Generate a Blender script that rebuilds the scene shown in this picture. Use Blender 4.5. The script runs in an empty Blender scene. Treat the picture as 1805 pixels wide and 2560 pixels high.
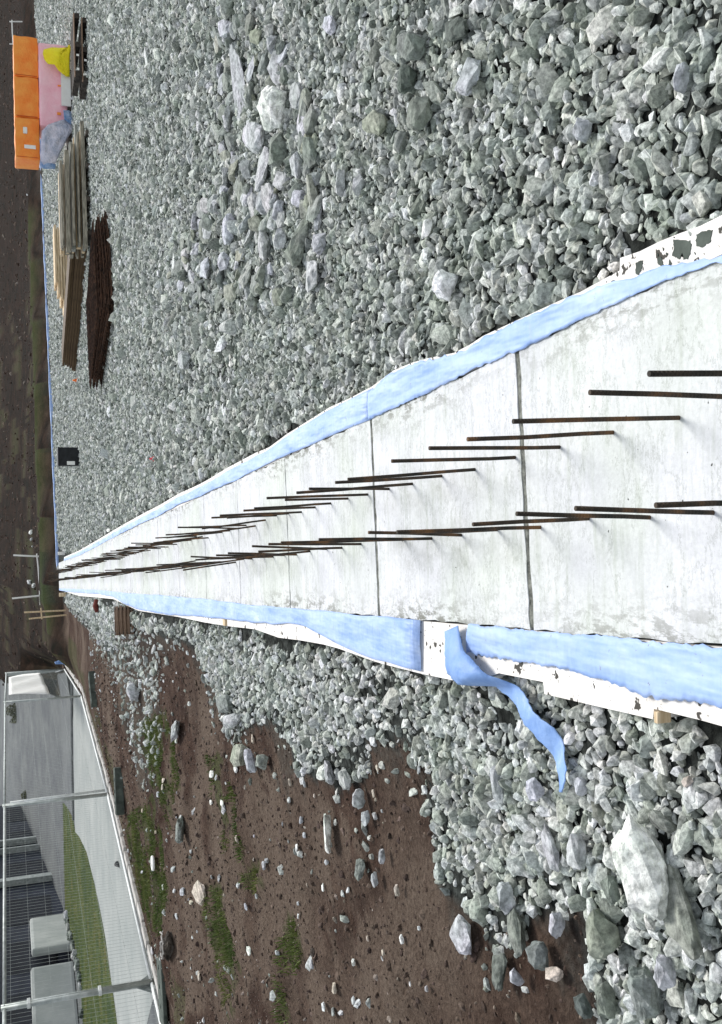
import bpy, bmesh, math, random
import numpy as np
from mathutils import Vector, Matrix, Euler

random.seed(7)
RNG = np.random.default_rng(11)
SC = bpy.context.scene
COL = SC.collection
R = math.radians

# ------------------------------------------------------------------ camera
# The photograph was taken upright (landscape) and printed turned a quarter
# turn, so the camera itself is turned on its side.
H, F, UC, VC, ROLL = 1.65, 2460.0, 1280.0, 902.5, 0.02
PITCH = math.atan(-((1096 - UC) / F * math.sin(ROLL) + (25 - VC) / F * math.cos(ROLL)))
_cp, _sp, _cr, _sr = math.cos(PITCH), math.sin(PITCH), math.cos(ROLL), math.sin(ROLL)
FWD = np.array([0, _cp, -_sp]); R0 = np.array([1.0, 0, 0]); D0 = np.array([0, -_sp, -_cp])
RU = _cr * R0 + _sr * D0          # to the right in the upright view
DV = -_sr * R0 + _cr * D0         # downwards in the upright view
cam_data = bpy.data.cameras.new('camera'); cam = bpy.data.objects.new('camera', cam_data); COL.objects.link(cam)
cam_data.sensor_fit = 'VERTICAL'; cam_data.sensor_height = 36.0
cam_data.lens = F / 2560 * 36.0; cam_data.clip_start = 0.05; cam_data.clip_end = 2000
m = Matrix.Identity(4)
for i in range(3):
    m[i][0] = DV[i]; m[i][1] = RU[i]; m[i][2] = -FWD[i]
m[2][3] = H
cam.matrix_world = m
SC.camera = cam
SC.render.resolution_x, SC.render.resolution_y = 722, 1024

# ------------------------------------------------------------------ light
SUN_EL, SUN_AZ = 52, 25           # azimuth measured from +Y towards +X
w = bpy.data.worlds.new('World'); SC.world = w; w.use_nodes = True
nt = w.node_tree; bg = nt.nodes['Background']
sky = nt.nodes.new('ShaderNodeTexSky'); sky.sky_type = 'NISHITA'; sky.sun_disc = False
sky.sun_elevation = R(SUN_EL); sky.sun_rotation = R(SUN_AZ); sky.dust_density = 0.6; sky.ozone_density = 1.0
hs = nt.nodes.new('ShaderNodeHueSaturation'); hs.inputs['Saturation'].default_value = .28   # an overcast, nearly white sky
nt.links.new(sky.outputs[0], hs.inputs['Color']); nt.links.new(hs.outputs[0], bg.inputs[0]); bg.inputs[1].default_value = 0.12
sd = bpy.data.lights.new('sun', 'SUN'); sd.energy = 2.0; sd.angle = R(18); sd.color = (1, .975, .94)
sun = bpy.data.objects.new('sun', sd); COL.objects.link(sun)
_sv = Vector((math.sin(R(SUN_AZ)) * math.cos(R(SUN_EL)), math.cos(R(SUN_AZ)) * math.cos(R(SUN_EL)), math.sin(R(SUN_EL))))
sun.rotation_euler = _sv.to_track_quat('Z', 'Y').to_euler(); sun.location = _sv * 50
SC.view_settings.view_transform = 'Standard'; SC.view_settings.look = 'None'
SC.view_settings.exposure = 0.78; SC.view_settings.gamma = 1.0

# ------------------------------------------------------------------ geometry helpers
def ray(px, py):
    d = FWD + (2560 - py - UC) / F * RU + (px - VC) / F * DV
    return d
def at(px, py, z=0.0):
    d = ray(px, py); k = (z - H) / d[2]
    return Vector((d[0] * k, d[1] * k, z))
def at_y(px, py, y):
    d = ray(px, py); k = y / d[1]
    return Vector((d[0] * k, y, H + d[2] * k))
def project(P):                   # world array (n,3) -> (px, py, depth)
    Q = P - np.array([0, 0, H]); z = Q @ FWD
    return VC + F * (Q @ DV) / z, 2560 - (UC + F * (Q @ RU) / z), z

SDIR = ray(25, 1464); SDIR = np.array([SDIR[0], SDIR[1]]); SDIR /= np.linalg.norm(SDIR)
SNOR = np.array([SDIR[1], -SDIR[0]])
def st(P): return P[0] * SDIR[0] + P[1] * SDIR[1], P[0] * SNOR[0] + P[1] * SNOR[1]
def from_st(s, t, z=0.0): return Vector((s * SDIR[0] + t * SNOR[0], s * SDIR[1] + t * SNOR[1], z))
T0 = np.mean([st(at(*p))[1] for p in ((659, 1515), (919, 1535), (1291, 1573), (1627, 1604))])
T1 = np.mean([st(at(*p))[1] for p in ((1308, 869), (1068, 981), (1627, 721), (593, 1199))])
S_END = st(at(147, 1434))[0]

def smooth(a, b, x):
    t = np.clip((x - a) / (b - a), 0, 1); return t * t * (3 - 2 * t)
def vnoise(x, y, seed=0):
    xi, yi = np.floor(x), np.floor(y); xf, yf = x - xi, y - yi
    def hsh(a, b):
        n = np.sin(a * 127.1 + b * 311.7 + seed * 74.7) * 43758.5453
        return n - np.floor(n)
    u, v = xf * xf * (3 - 2 * xf), yf * yf * (3 - 2 * yf)
    return (hsh(xi, yi) * (1 - u) + hsh(xi + 1, yi) * u) * (1 - v) + (hsh(xi, yi + 1) * (1 - u) + hsh(xi + 1, yi + 1) * u) * v
def fbm(x, y, seed=0, o=4):
    r, a = 0, .5
    for i in range(o):
        r = r + a * (vnoise(x, y, seed + i) - .5); x = x * 2.03 + 3.1; y = y * 2.03 + 1.7; a *= .55
    return r * 2

FENCE_Z = -0.40
FPX = [(388, 2452), (276, 1985), (208, 1740), (165, 1673)]
FP = [at(a, b, FENCE_Z) for a, b in FPX]
_near = FP[0] + (FP[0] - FP[1]).normalized() * 7.0
_cor = FP[3]; _far = _cor + (Vector((_cor.x, _cor.y, 0)).normalized() + Vector((-.012, 0, 0))) * 9.0
FLINE = [_near] + FP + [_far]
def poly_inside(px, py, poly):
    ins = np.zeros(px.shape, bool); n = len(poly); j = n - 1
    for i in range(n):
        xi, yi = poly[i][0], poly[i][1]; xj, yj = poly[j][0], poly[j][1]
        c = ((yi > py) != (yj > py)) & (px < (xj - xi) * (py - yi) / ((yj - yi) if yj != yi else 1e-9) + xi)
        ins ^= c; j = i
    return ins
YARD = [(p.x, p.y) for p in FLINE] + [(FLINE[-1].x - 2, 60), (FLINE[-1].x - 6, 300), (-150, 300), (-150, -20), (FLINE[0].x, -20)]
FA, FB = at(145, 1398), at(103, 400)     # the far cross foundation
_fd = (FB - FA).normalized(); FN = Vector((-_fd.y, _fd.x, 0))
if FN.y < 0: FN = -FN
def fence_dist(x, y):
    d = np.full(np.shape(x), 1e9)
    for a, b in zip(FLINE[:-1], FLINE[1:]):
        ax, ay, bx, by = a.x, a.y, b.x, b.y; L = (bx - ax) ** 2 + (by - ay) ** 2
        t = np.clip(((x - ax) * (bx - ax) + (y - ay) * (by - ay)) / L, 0, 1)
        d = np.minimum(d, np.hypot(x - ax - t * (bx - ax), y - ay - t * (by - ay)))
    return d
def terrain(x, y):
    x = np.asarray(x, float); y = np.asarray(y, float)
    s = x * SDIR[0] + y * SDIR[1]; t = x * SNOR[0] + y * SNOR[1]
    tl = T0 - t                                   # metres to the left of the slab
    left = -.10 - .12 * smooth(.3, 1.2, tl) - .20 * smooth(2.0, 6.5, tl)
    right = -.06 + .05 * fbm(x * .45, y * .45, 3) * smooth(T1 + .15, T1 + 1.2, t)
    z = np.where(tl > 0, left, right)
    rough = smooth(1.0, 2.2, tl)
    z = z + rough * (.10 * fbm(x * .6, y * .6, 5) + .075 * fbm(x * 3.1, y * 3.1, 9, 4) * (y < 22))
    q = (x - FA.x) * FN.x + (y - FA.y) * FN.y     # beyond the far foundation
    bank = .62 * smooth(.25, 1.3, q) + 2.4 * smooth(1.5, 34, q) + .10 * fbm(x * .3, y * .3, 21) * smooth(1, 5, q)
    bank = bank - 1.2 * smooth(40, 80, q)
    z = np.where(q > 0, z + bank, z)
    inside = poly_inside(np.atleast_1d(x), np.atleast_1d(y), YARD).reshape(np.shape(x))
    dd = fence_dist(x, y)
    z = FENCE_Z + (z - FENCE_Z) * np.where(inside, 0, smooth(.15, 1.2, dd))
    return np.where(inside, FENCE_Z - .02, z)
def gz(x, y): return float(terrain(np.array([x]), np.array([y]))[0])
def on(px, py):                   # the spot of the ground seen at a place in the photograph
    z = -.05
    for _ in range(10):
        P = at(px, py, z); z = .5 * z + .5 * gz(P.x, P.y)
    return Vector((P.x, P.y, z))
def pxm(P):                       # photograph pixels per metre at P
    return F / float((np.array(P) - np.array([0, 0, H])) @ FWD)

# ------------------------------------------------------------------ object helpers
def link(o, parent=None):
    COL.objects.link(o)
    if parent: o.parent = parent
    return o
def tag(o, label=None, cat=None, group=None, kind=None):
    for k, v in (('label', label), ('category', cat), ('group', group), ('kind', kind)):
        if v: o[k] = v
    return o
def empty(name, loc, rz=0):
    o = bpy.data.objects.new(name, None); o.location = loc; o.rotation_euler = (0, 0, rz); o.empty_display_size = .1
    return link(o)
class MB:
    def __init__(self): self.bm = bmesh.new()
    def box(self, c, size, rot=None, mat=0, bevel=0):
        r = bmesh.ops.create_cube(self.bm, size=1)['verts']
        M = Matrix.Translation(c) @ (rot.to_matrix().to_4x4() if rot else Matrix.Identity(4)) @ Matrix.Diagonal((*size, 1))
        bmesh.ops.transform(self.bm, matrix=M, verts=r)
        if bevel:
            es = list({e for v in r for e in v.link_edges})
            g = bmesh.ops.bevel(self.bm, geom=es, offset=bevel, segments=2, affect='EDGES', profile=.6)
            fs = g['faces'] + [f for v in g['verts'] for f in v.link_faces]
        else: fs = [f for v in r for f in v.link_faces]
        for f in fs: f.material_index = mat
        return self
    def tube(self, pts, rad, n=8, mat=0, cap=True):
        pts = [Vector(p) for p in pts]; rings = []
        for i, p in enumerate(pts):
            d = (pts[min(i + 1, len(pts) - 1)] - pts[max(i - 1, 0)]).normalized()
            a = d.orthogonal().normalized() if i == 0 else (a - d * a.dot(d)).normalized()
            b = d.cross(a); rr = rad[i] if hasattr(rad, '__len__') else rad
            rings.append([self.bm.verts.new(p + (a * math.cos(2 * math.pi * k / n) + b * math.sin(2 * math.pi * k / n)) * rr) for k in range(n)])
        for q, r in zip(rings[:-1], rings[1:]):
            for k in range(n):
                f = self.bm.faces.new((q[k], q[(k + 1) % n], r[(k + 1) % n], r[k])); f.material_index = mat; f.smooth = n > 6
        if cap:
            for q in (rings[0][::-1], rings[-1]):
                f = self.bm.faces.new(q); f.material_index = mat
        return self
    def prism(self, poly, z0, z1, mat=0):
        top = [self.bm.verts.new((p[0], p[1], z1)) for p in poly]; bot = [self.bm.verts.new((p[0], p[1], z0)) for p in poly]
        f = self.bm.faces.new(top); f.material_index = mat
        f = self.bm.faces.new(bot[::-1]); f.material_index = mat
        for i in range(len(poly)):
            j = (i + 1) % len(poly)
            f = self.bm.faces.new((top[j], top[i], bot[i], bot[j])); f.material_index = mat
        return self
    def build(self, name, mats, parent=None, loc=None):
        bmesh.ops.recalc_face_normals(self.bm, faces=self.bm.faces)
        me = bpy.data.meshes.new(name); self.bm.to_mesh(me); self.bm.free()
        for mm in (mats if isinstance(mats, (list, tuple)) else [mats]): me.materials.append(mm)
        o = bpy.data.objects.new(name, me)
        if loc is not None: o.location = loc
        return link(o, parent)

# ------------------------------------------------------------------ materials
def mat(name, build):
    m = bpy.data.materials.new(name); m.use_nodes = True
    t = m.node_tree; b = t.nodes['Principled BSDF']; b.inputs['Specular IOR Level'].default_value = .25
    build(t, b); return m
def nd(t, typ, **k):
    n = t.nodes.new(typ)
    for a, v in k.items(): setattr(n, a, v)
    return n
def tex(t, scale, detail=6, rough=.6, stretch=None, coord='pos', dim=None):
    if coord == 'pos': c = nd(t, 'ShaderNodeNewGeometry').outputs['Position']
    else: c = nd(t, 'ShaderNodeTexCoord').outputs['Object']
    if stretch:
        mp = nd(t, 'ShaderNodeMapping'); mp.inputs['Scale'].default_value = stretch
        if len(stretch) > 3: pass
        t.links.new(c, mp.inputs[0]); c = mp.outputs[0]
    n = nd(t, 'ShaderNodeTexNoise'); n.inputs['Scale'].default_value = scale; n.inputs['Detail'].default_value = detail; n.inputs['Roughness'].default_value = rough
    t.links.new(c, n.inputs['Vector']); return n.outputs[0]
def ramp(t, fac, stops):
    r = nd(t, 'ShaderNodeValToRGB'); e = r.color_ramp.elements
    while len(e) < len(stops): e.new(.5)
    for el, (p, c) in zip(e, stops): el.position = p; el.color = (*c, 1)
    t.links.new(fac, r.inputs[0]); return r.outputs[0]
def mixc(t, fac, a, b, mode='MIX'):
    n = nd(t, 'ShaderNodeMix', data_type='RGBA', blend_type=mode)
    for s, v in ((n.inputs[0], fac), (n.inputs[6], a), (n.inputs[7], b)):
        if isinstance(v, (int, float)): s.default_value = v
        elif isinstance(v, tuple): s.default_value = (*v, 1)
        else: t.links.new(v, s)
    return n.outputs[2]
def bump(t, b, h, strength=.5, dist=.01):
    n = nd(t, 'ShaderNodeBump'); n.inputs['Strength'].default_value = strength; n.inputs['Distance'].default_value = dist
    t.links.new(h, n.inputs['Height']); t.links.new(n.outputs[0], b.inputs['Normal'])
def simple(name, c1, c2, scale=8, rough=.8, bs=.3, bd=.005, stretch=None, coord='obj', lo=.35, hi=.68, metal=0):
    def f(t, b):
        n = tex(t, scale, stretch=stretch, coord=coord)
        t.links.new(ramp(t, n, [(lo, c1), (hi, c2)]), b.inputs['Base Color'])
        b.inputs['Roughness'].default_value = rough; b.inputs['Metallic'].default_value = metal
        bump(t, b, tex(t, scale * 4, stretch=stretch, coord=coord), bs, bd)
    return mat(name, f)

def stone_mat(name, stops, big=False):
    def f(t, b):
        oi = nd(t, 'ShaderNodeObjectInfo').outputs['Random']
        c = ramp(t, oi, stops)
        mm = nd(t, 'ShaderNodeMath', operation='MULTIPLY'); mm.inputs[1].default_value = 37.31; t.links.new(oi, mm.inputs[0])
        fr = nd(t, 'ShaderNodeMath', operation='FRACT'); t.links.new(mm.outputs[0], fr.inputs[0])
        c = mixc(t, .32, c, ramp(t, fr.outputs[0], [(0, (.92, .97, 1.10)), (.3, (1.02, 1.0, 1.06)), (.55, (1, 1.02, .97)), (.8, (.98, 1.03, .88)), (1, (1.10, .99, .88))]), 'MULTIPLY')
        n1 = tex(t, 26 if big else 60, 6, .7); n2 = tex(t, 5, 3)
        c = mixc(t, .75, c, ramp(t, n1, [(.36, (.34, .35, .34)), (.5, (.95, .95, .95)), (.63, (1.6, 1.6, 1.58))]), 'MULTIPLY')
        c = mixc(t, .5, c, ramp(t, n2, [(.35, (.8, .9, .8)), (.65, (1.15, 1.1, 1.15))]), 'MULTIPLY')
        t.links.new(c, b.inputs['Base Color']); b.inputs['Roughness'].default_value = .92
        bump(t, b, n1, .7, .012 if big else .006)
    return mat(name, f)
M = {}
M['gravel'] = stone_mat('crushed_stone', [(0, (.15, .165, .148)), (.25, (.28, .30, .275)), (.6, (.40, .42, .39)), (.85, (.53, .545, .515)), (1, (.70, .71, .69))])
M['gravel_pale'] = stone_mat('pale_crushed_stone', [(0, (.20, .215, .19)), (.3, (.36, .38, .35)), (.65, (.50, .515, .49)), (1, (.70, .71, .70))])
M['rock'] = stone_mat('rock_grey', [(0, (.19, .21, .19)), (1, (.28, .30, .275))], True)
M['rock_pale'] = stone_mat('rock_pale', [(0, (.40, .41, .42)), (1, (.50, .50, .53))], True)
M['rock_mid'] = stone_mat('rock_mid', [(0, (.26, .28, .265)), (1, (.36, .38, .37))], True)
M['rock_dark'] = stone_mat('rock_dark', [(0, (.10, .12, .11)), (1, (.15, .165, .155))], True)
M['rock_white'] = stone_mat('rock_white', [(0, (.78, .79, .76)), (1, (.82, .82, .79))], True)
M['rock_cream'] = stone_mat('rock_cream', [(0, (.52, .46, .38)), (1, (.6, .53, .45))], True)
M['rock_green'] = stone_mat('rock_mossy', [(0, (.27, .285, .23)), (1, (.35, .36, .30))], True)

def ground_f(t, b):
    att = nd(t, 'ShaderNodeAttribute', attribute_name='zone').outputs['Color']
    sep = nd(t, 'ShaderNodeSeparateColor'); t.links.new(att, sep.inputs[0])
    n = tex(t, 3.2, 8, .65); fine = tex(t, 38, 6, .7); big = tex(t, .55, 4)
    dirt = ramp(t, n, [(.3, (.034, .020, .015)), (.5, (.072, .046, .035)), (.68, (.13, .09, .068))])
    dirt = mixc(t, .8, dirt, ramp(t, fine, [(.3, (.45, .42, .4)), (.55, (1, 1, 1)), (.75, (1.9, 1.8, 1.7))]), 'MULTIPLY')
    dry = ramp(t, fine, [(.3, (.085, .06, .045)), (.7, (.20, .155, .12))])
    dirt = mixc(t, ramp(t, big, [(.46, (0, 0, 0)), (.62, (1, 1, 1))]), dirt, dry)
    vor = nd(t, 'ShaderNodeTexVoronoi'); vor.inputs['Scale'].default_value = 20
    t.links.new(nd(t, 'ShaderNodeNewGeometry').outputs['Position'], vor.inputs['Vector'])
    grav = ramp(t, vor.outputs['Distance'], [(0, (.10, .11, .10)), (.5, (.05, .055, .05)), (.8, (.02, .022, .02))])  # base under the stones coloured extra dark, painting shade into their gaps
    grav = mixc(t, .6, grav, ramp(t, fine, [(.3, (.5, .5, .5)), (.7, (1.4, 1.4, 1.4))]), 'MULTIPLY')
    dirt = mixc(t, nd(t, 'ShaderNodeAttribute', attribute_name='dry').outputs['Fac'], dirt, dry)
    gr = ramp(t, fine, [(.3, (.018, .032, .01)), (.55, (.05, .075, .02)), (.75, (.11, .12, .045))])
    c = mixc(t, sep.outputs[0], dirt, grav)
    c = mixc(t, sep.outputs[1], c, gr)
    bankc = ramp(t, tex(t, 1.6, 8, .7), [(.3, (.006, .010, .006)), (.45, (.014, .010, .007)), (.6, (.030, .018, .012)), (.8, (.065, .045, .034))])
    c = mixc(t, sep.outputs[2], c, bankc)
    t.links.new(c, b.inputs['Base Color']); b.inputs['Roughness'].default_value = 1; b.inputs['Specular IOR Level'].default_value = .05
    bump(t, b, mixc(t, .5, fine, tex(t, 13, 5, .7)), 1.0, .07)
M['ground'] = mat('site_ground', ground_f)

def concrete_f(t, b):
    n = tex(t, 2.2, 8, .65); f2 = tex(t, 60, 5, .75); streak = tex(t, 3, 6, .6, (1.2, 9, 1)); pit = tex(t, 34, 2, .5); big = tex(t, .9, 3)
    c = ramp(t, n, [(.3, (.57, .58, .59)), (.5, (.65, .66, .67)), (.7, (.71, .715, .72))])
    c = mixc(t, .35, c, ramp(t, f2, [(.3, (.62, .63, .62)), (.6, (1.12, 1.12, 1.12))]), 'MULTIPLY')
    c = mixc(t, .5, c, ramp(t, streak, [(.3, (.66, .70, .60)), (.5, (1, 1, 1))]), 'MULTIPLY')
    c = mixc(t, .5, c, ramp(t, big, [(.38, (.84, .90, .76)), (.55, (1, 1, 1.02))]), 'MULTIPLY')
    c = mixc(t, 1, c, ramp(t, pit, [(.235, (.12, .12, .11)), (.26, (1, 1, 1))]), 'MULTIPLY')
    att = nd(t, 'ShaderNodeAttribute', attribute_name='wear').outputs['Color']
    sep = nd(t, 'ShaderNodeSeparateColor'); t.links.new(att, sep.inputs[0])
    grit = tex(t, 24, 6, .75, (1, .35, 1))
    md = nd(t, 'ShaderNodeMath', operation='MULTIPLY'); t.links.new(sep.outputs[0], md.inputs[0])
    t.links.new(ramp(t, grit, [(.49, (0, 0, 0)), (.57, (1, 1, 1))]), md.inputs[1])
    c = mixc(t, md.outputs[0], c, (.16, .16, .13))
    m2 = nd(t, 'ShaderNodeMath', operation='MULTIPLY'); t.links.new(sep.outputs[1], m2.inputs[0])
    t.links.new(ramp(t, tex(t, 9, 5, .65, (1, .5, 1)), [(.35, (.15, .15, .15)), (.65, (1, 1, 1))]), m2.inputs[1])
    c = mixc(t, m2.outputs[0], c, mixc(t, 1, c, (.52, .52, .47), 'MULTIPLY'))
    crack = tex(t, 1.7, 9, .75, (1, 2.2, 1))
    c = mixc(t, 1, c, ramp(t, crack, [(.488, (1, 1, 1)), (.5, (.72, .73, .70)), (.512, (1, 1, 1))]), 'MULTIPLY')
    t.links.new(c, b.inputs['Base Color']); b.inputs['Roughness'].default_value = .85
    bump(t, b, f2, .3, .005)
M['concrete'] = mat('cast_concrete', concrete_f)
M['mortar'] = simple('joint_mortar', (.06, .064, .054), (.30, .31, .27), 26, .95, .8, .01, coord='pos')
M['mortar_dark'] = simple('joint_dark', (.035, .04, .035), (.14, .15, .13), 30, .95, .8, .01, coord='pos')
def foam_f(t, b):
    n = tex(t, 7, 6, .6); c = ramp(t, n, [(.3, (.76, .72, .66)), (.6, (.86, .84, .80))])
    p = tex(t, 17, 3, .6)
    c = mixc(t, ramp(t, tex(t, 55, 4, .7), [(.63, (0, 0, 0)), (.67, (.75, .75, .75))]), c, (.16, .14, .11))
    c = mixc(t, ramp(t, tex(t, 5, 7, .75), [(.5, (0, 0, 0)), (.75, (.6, .6, .6))]), c, (.50, .46, .40))
    c = mixc(t, ramp(t, p, [(.63, (0, 0, 0)), (.645, (1, 1, 1))]), c, (.07, .065, .055))
    t.links.new(c, b.inputs['Base Color']); b.inputs['Roughness'].default_value = .85
    bump(t, b, tex(t, 160, 2), .25, .003)
M['foam'] = mat('white_foam', foam_f)
def blue_f(t, b):
    n = tex(t, 4.5, 7, .65, (1.6, .5, 1)); f2 = tex(t, 30, 4)
    c = ramp(t, n, [(.28, (.20, .34, .66)), (.45, (.32, .46, .77)), (.62, (.42, .55, .82)), (.8, (.66, .73, .86))])
    c = mixc(t, .35, c, ramp(t, f2, [(.3, (.75, .8, .9)), (.7, (1.1, 1.1, 1.05))]), 'MULTIPLY')
    dirt = tex(t, 6, 9, .8); spk = tex(t, 45, 4, .7)
    c = mixc(t, ramp(t, dirt, [(.58, (0, 0, 0)), (.72, (.55, .55, .55))]), c, (.30, .33, .38))
    c = mixc(t, ramp(t, spk, [(.67, (0, 0, 0)), (.70, (.8, .8, .8))]), c, (.22, .22, .21))
    t.links.new(c, b.inputs['Base Color']); b.inputs['Roughness'].default_value = .5; b.inputs['Specular IOR Level'].default_value = .4
    ws = tex(t, 4, 3, .5, (2.2, .45, 1)); w2 = tex(t, 11, 2, .5, (.5, 1.6, 1))
    bump(t, b, mixc(t, .15, ws, w2), .7, .06)
M['blue'] = mat('blue_membrane', blue_f)
def blue2_f(t, b):
    n = tex(t, 9, 5, .6); c = ramp(t, n, [(.3, (.15, .28, .58)), (.6, (.25, .40, .70)), (.8, (.42, .54, .80))])
    t.links.new(c, b.inputs['Base Color']); b.inputs['Roughness'].default_value = .5
    bump(t, b, n, .6, .02)
M['blue_deep'] = mat('deep_blue_membrane', blue2_f)
def rebar_f(t, b):
    n = tex(t, 11, 5, .6); c = ramp(t, n, [(.36, (.024, .024, .02)), (.52, (.06, .045, .032)), (.68, (.17, .09, .04))])
    t.links.new(c, b.inputs['Base Color']); b.inputs['Roughness'].default_value = .75; b.inputs['Metallic'].default_value = .25
    wv = nd(t, 'ShaderNodeTexWave', bands_direction='Z'); wv.inputs['Scale'].default_value = 32
    t.links.new(nd(t, 'ShaderNodeNewGeometry').outputs['Position'], wv.inputs['Vector'])
    bump(t, b, wv.outputs[1], .8, .002)
M['rebar'] = mat('rusty_steel', rebar_f)
M['rust'] = simple('dark_rust', (.02, .013, .009), (.11, .055, .033), 9, .85, coord='pos')
M['wood_old'] = simple('weathered_timber', (.10, .095, .075), (.46, .42, .33), 5, .85, .4, .004, (1, 14, 14))
M['wood_grey'] = simple('silver_timber', (.16, .165, .15), (.40, .41, .37), 5, .85, .4, .004, (1, 14, 14))
M['wood_new'] = simple('fresh_timber', (.46, .33, .18), (.80, .66, .46), 5, .8, .3, .003, (1, 12, 12))
M['ply'] = simple('brown_plywood', (.055, .032, .014), (.13, .085, .042), 5, .7, .2, .003, (1, 10, 10))
M['wood_dark'] = simple('dark_timber', (.02, .017, .014), (.10, .085, .07), 6, .9, .4, .004)
M['wood_red'] = simple('reddish_timber', (.12, .075, .05), (.33, .23, .16), 6, .85, .4, .004, (1, 10, 10))
M['orange'] = simple('orange_film', (.95, .24, .035), (1.0, .40, .08), 3, .5, .6, .03)
M['orange_dark'] = simple('orange_fold', (.5, .07, .015), (.7, .14, .02), 6, .5)
M['pink'] = simple('pink_film', (.95, .48, .56), (1.0, .64, .69), 2.5, .5, .6, .03)
M['yellow'] = simple('yellow_tarp', (.95, .74, .02), (1.0, .90, .03), 5, .55, .7, .04)
M['white'] = simple('white_sheet', (.80, .79, .74), (.9, .9, .86), 5, .6, .2)
M['film'] = simple('milky_film', (.42, .46, .58), (.86, .82, .92), 5, .35, .9, .05)
M['film_blue'] = simple('bluish_film', (.12, .26, .52), (.45, .55, .72), 6, .35, .9, .05)
M['black'] = simple('black_plastic', (.006, .007, .009), (.018, .02, .024), 6, .5, .1)
M['navy'] = simple('dark_cladding', (.012, .016, .03), (.04, .048, .07), 2.5, .55, .1, coord='pos')
M['galv'] = simple('galvanised_steel', (.30, .33, .31), (.52, .55, .53), 8, .5, .1, metal=.35)
M['galv_pale'] = simple('pale_galvanised_steel', (.62, .64, .62), (.80, .82, .80), 8, .5, .1, metal=.1)
M['galv_dark'] = simple('dull_steel', (.13, .15, .14), (.26, .28, .27), 8, .6, .1, metal=.2)
M['footblock'] = simple('dark_concrete_block', (.04, .05, .042), (.11, .13, .11), 7, .9, .5)
M['plaza'] = simple('grey_paving', (.085, .092, .098), (.15, .16, .155), .7, .9, .2, coord='pos')
M['path'] = simple('pale_paving', (.26, .283, .27), (.35, .365, .345), .9, .9, .2, coord='pos')
M['kerb'] = simple('kerb_stone', (.10, .11, .11), (.2, .21, .21), 4, .9, .3, coord='pos')
M['rubble_pale'] = simple('pale_rubble', (.36, .34, .31), (.62, .60, .56), 5, .9, .5, .02, coord='pos')
M['wallpale'] = simple('pale_render', (.33, .355, .34), (.43, .45, .43), 1.2, .85, .1, coord='pos')
def lawn_f(t, b):
    n = tex(t, 1.1, 6, .6); f2 = tex(t, 22, 6, .7)
    c = ramp(t, n, [(.35, (.03, .055, .013)), (.52, (.06, .082, .018)), (.68, (.11, .10, .028))])
    c = mixc(t, .8, c, ramp(t, f2, [(.3, (.4, .45, .4)), (.7, (1.5, 1.5, 1.3))]), 'MULTIPLY')
    t.links.new(c, b.inputs['Base Color']); b.inputs['Roughness'].default_value = .95; bump(t, b, f2, .8, .04)
M['lawn'] = mat('lawn', lawn_f)
def blade_f(t, b):
    n = tex(t, 1.7, 3); c = ramp(t, n, [(.35, (.065, .105, .022)), (.55, (.125, .16, .038)), (.75, (.20, .19, .06))])
    t.links.new(c, b.inputs['Base Color']); b.inputs['Roughness'].default_value = .7
M['blade'] = mat('grass_blade', blade_f)
M['clod'] = stone_mat('earth_clod', [(0, (.055, .037, .029)), (.6, (.095, .065, .051)), (.95, (.15, .11, .086)), (1, (.34, .30, .26))])
M['leaf'] = simple('dark_leaf', (.035, .045, .015), (.15, .15, .06), 9, .8, .3, coord='pos')
M['redpaint'] = simple('red_plastic', (.65, .03, .06), (.8, .08, .1), 9, .5)
M['orangepaint'] = simple('orange_plastic', (.85, .16, .03), (.95, .25, .05), 9, .5)

# ------------------------------------------------------------------ zones of the ground (outlines taken on the ground plane)
def gpoly(pts): return [tuple(on(a, b)[:2]) for a, b in pts]
R_FOAM_OUT = [(1850, 515), (1750, 565), (1700, 583), (1650, 603), (1600, 628), (1550, 645), (1549, 676), (1500, 703), (1450, 730), (1400, 751), (1291, 801), (1207, 840), (1174, 862), (1135, 882), (1068, 896), (1029, 907), (984, 926), (930, 966), (871, 997), (824, 1018), (716, 1086), (673, 1118), (639, 1132), (571, 1168), (525, 1196), (500, 1210), (445, 1235), (400, 1262), (350, 1288), (300, 1316), (250, 1346), (200, 1375), (160, 1393)]
L_FOAM_OUT = [(160, 1478), (198, 1490), (247, 1494), (284, 1498), (346, 1527), (444, 1542), (511, 1556), (567, 1565), (637, 1573), (696, 1594), (752, 1601), (808, 1611), (845, 1621), (882, 1634), (937, 1654), (973, 1664), (1056, 1685), (1163, 1707), (1200, 1700), (1247, 1683), (1358, 1705), (1361, 1735), (1459, 1758), (1632, 1798), (1635, 1772), (1750, 1800), (1850, 1828)]
RW = [tuple(at(a, b, -.05)[:2]) for a, b in R_FOAM_OUT]
_bext = FB + _fd * 60
GR_RIGHT = [(RW[0][0] + .1, .6)] + RW + [tuple((FA + FN * .1)[:2]), tuple((FB + FN * .1)[:2]), tuple(_bext[:2]), (70, .6)]
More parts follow.
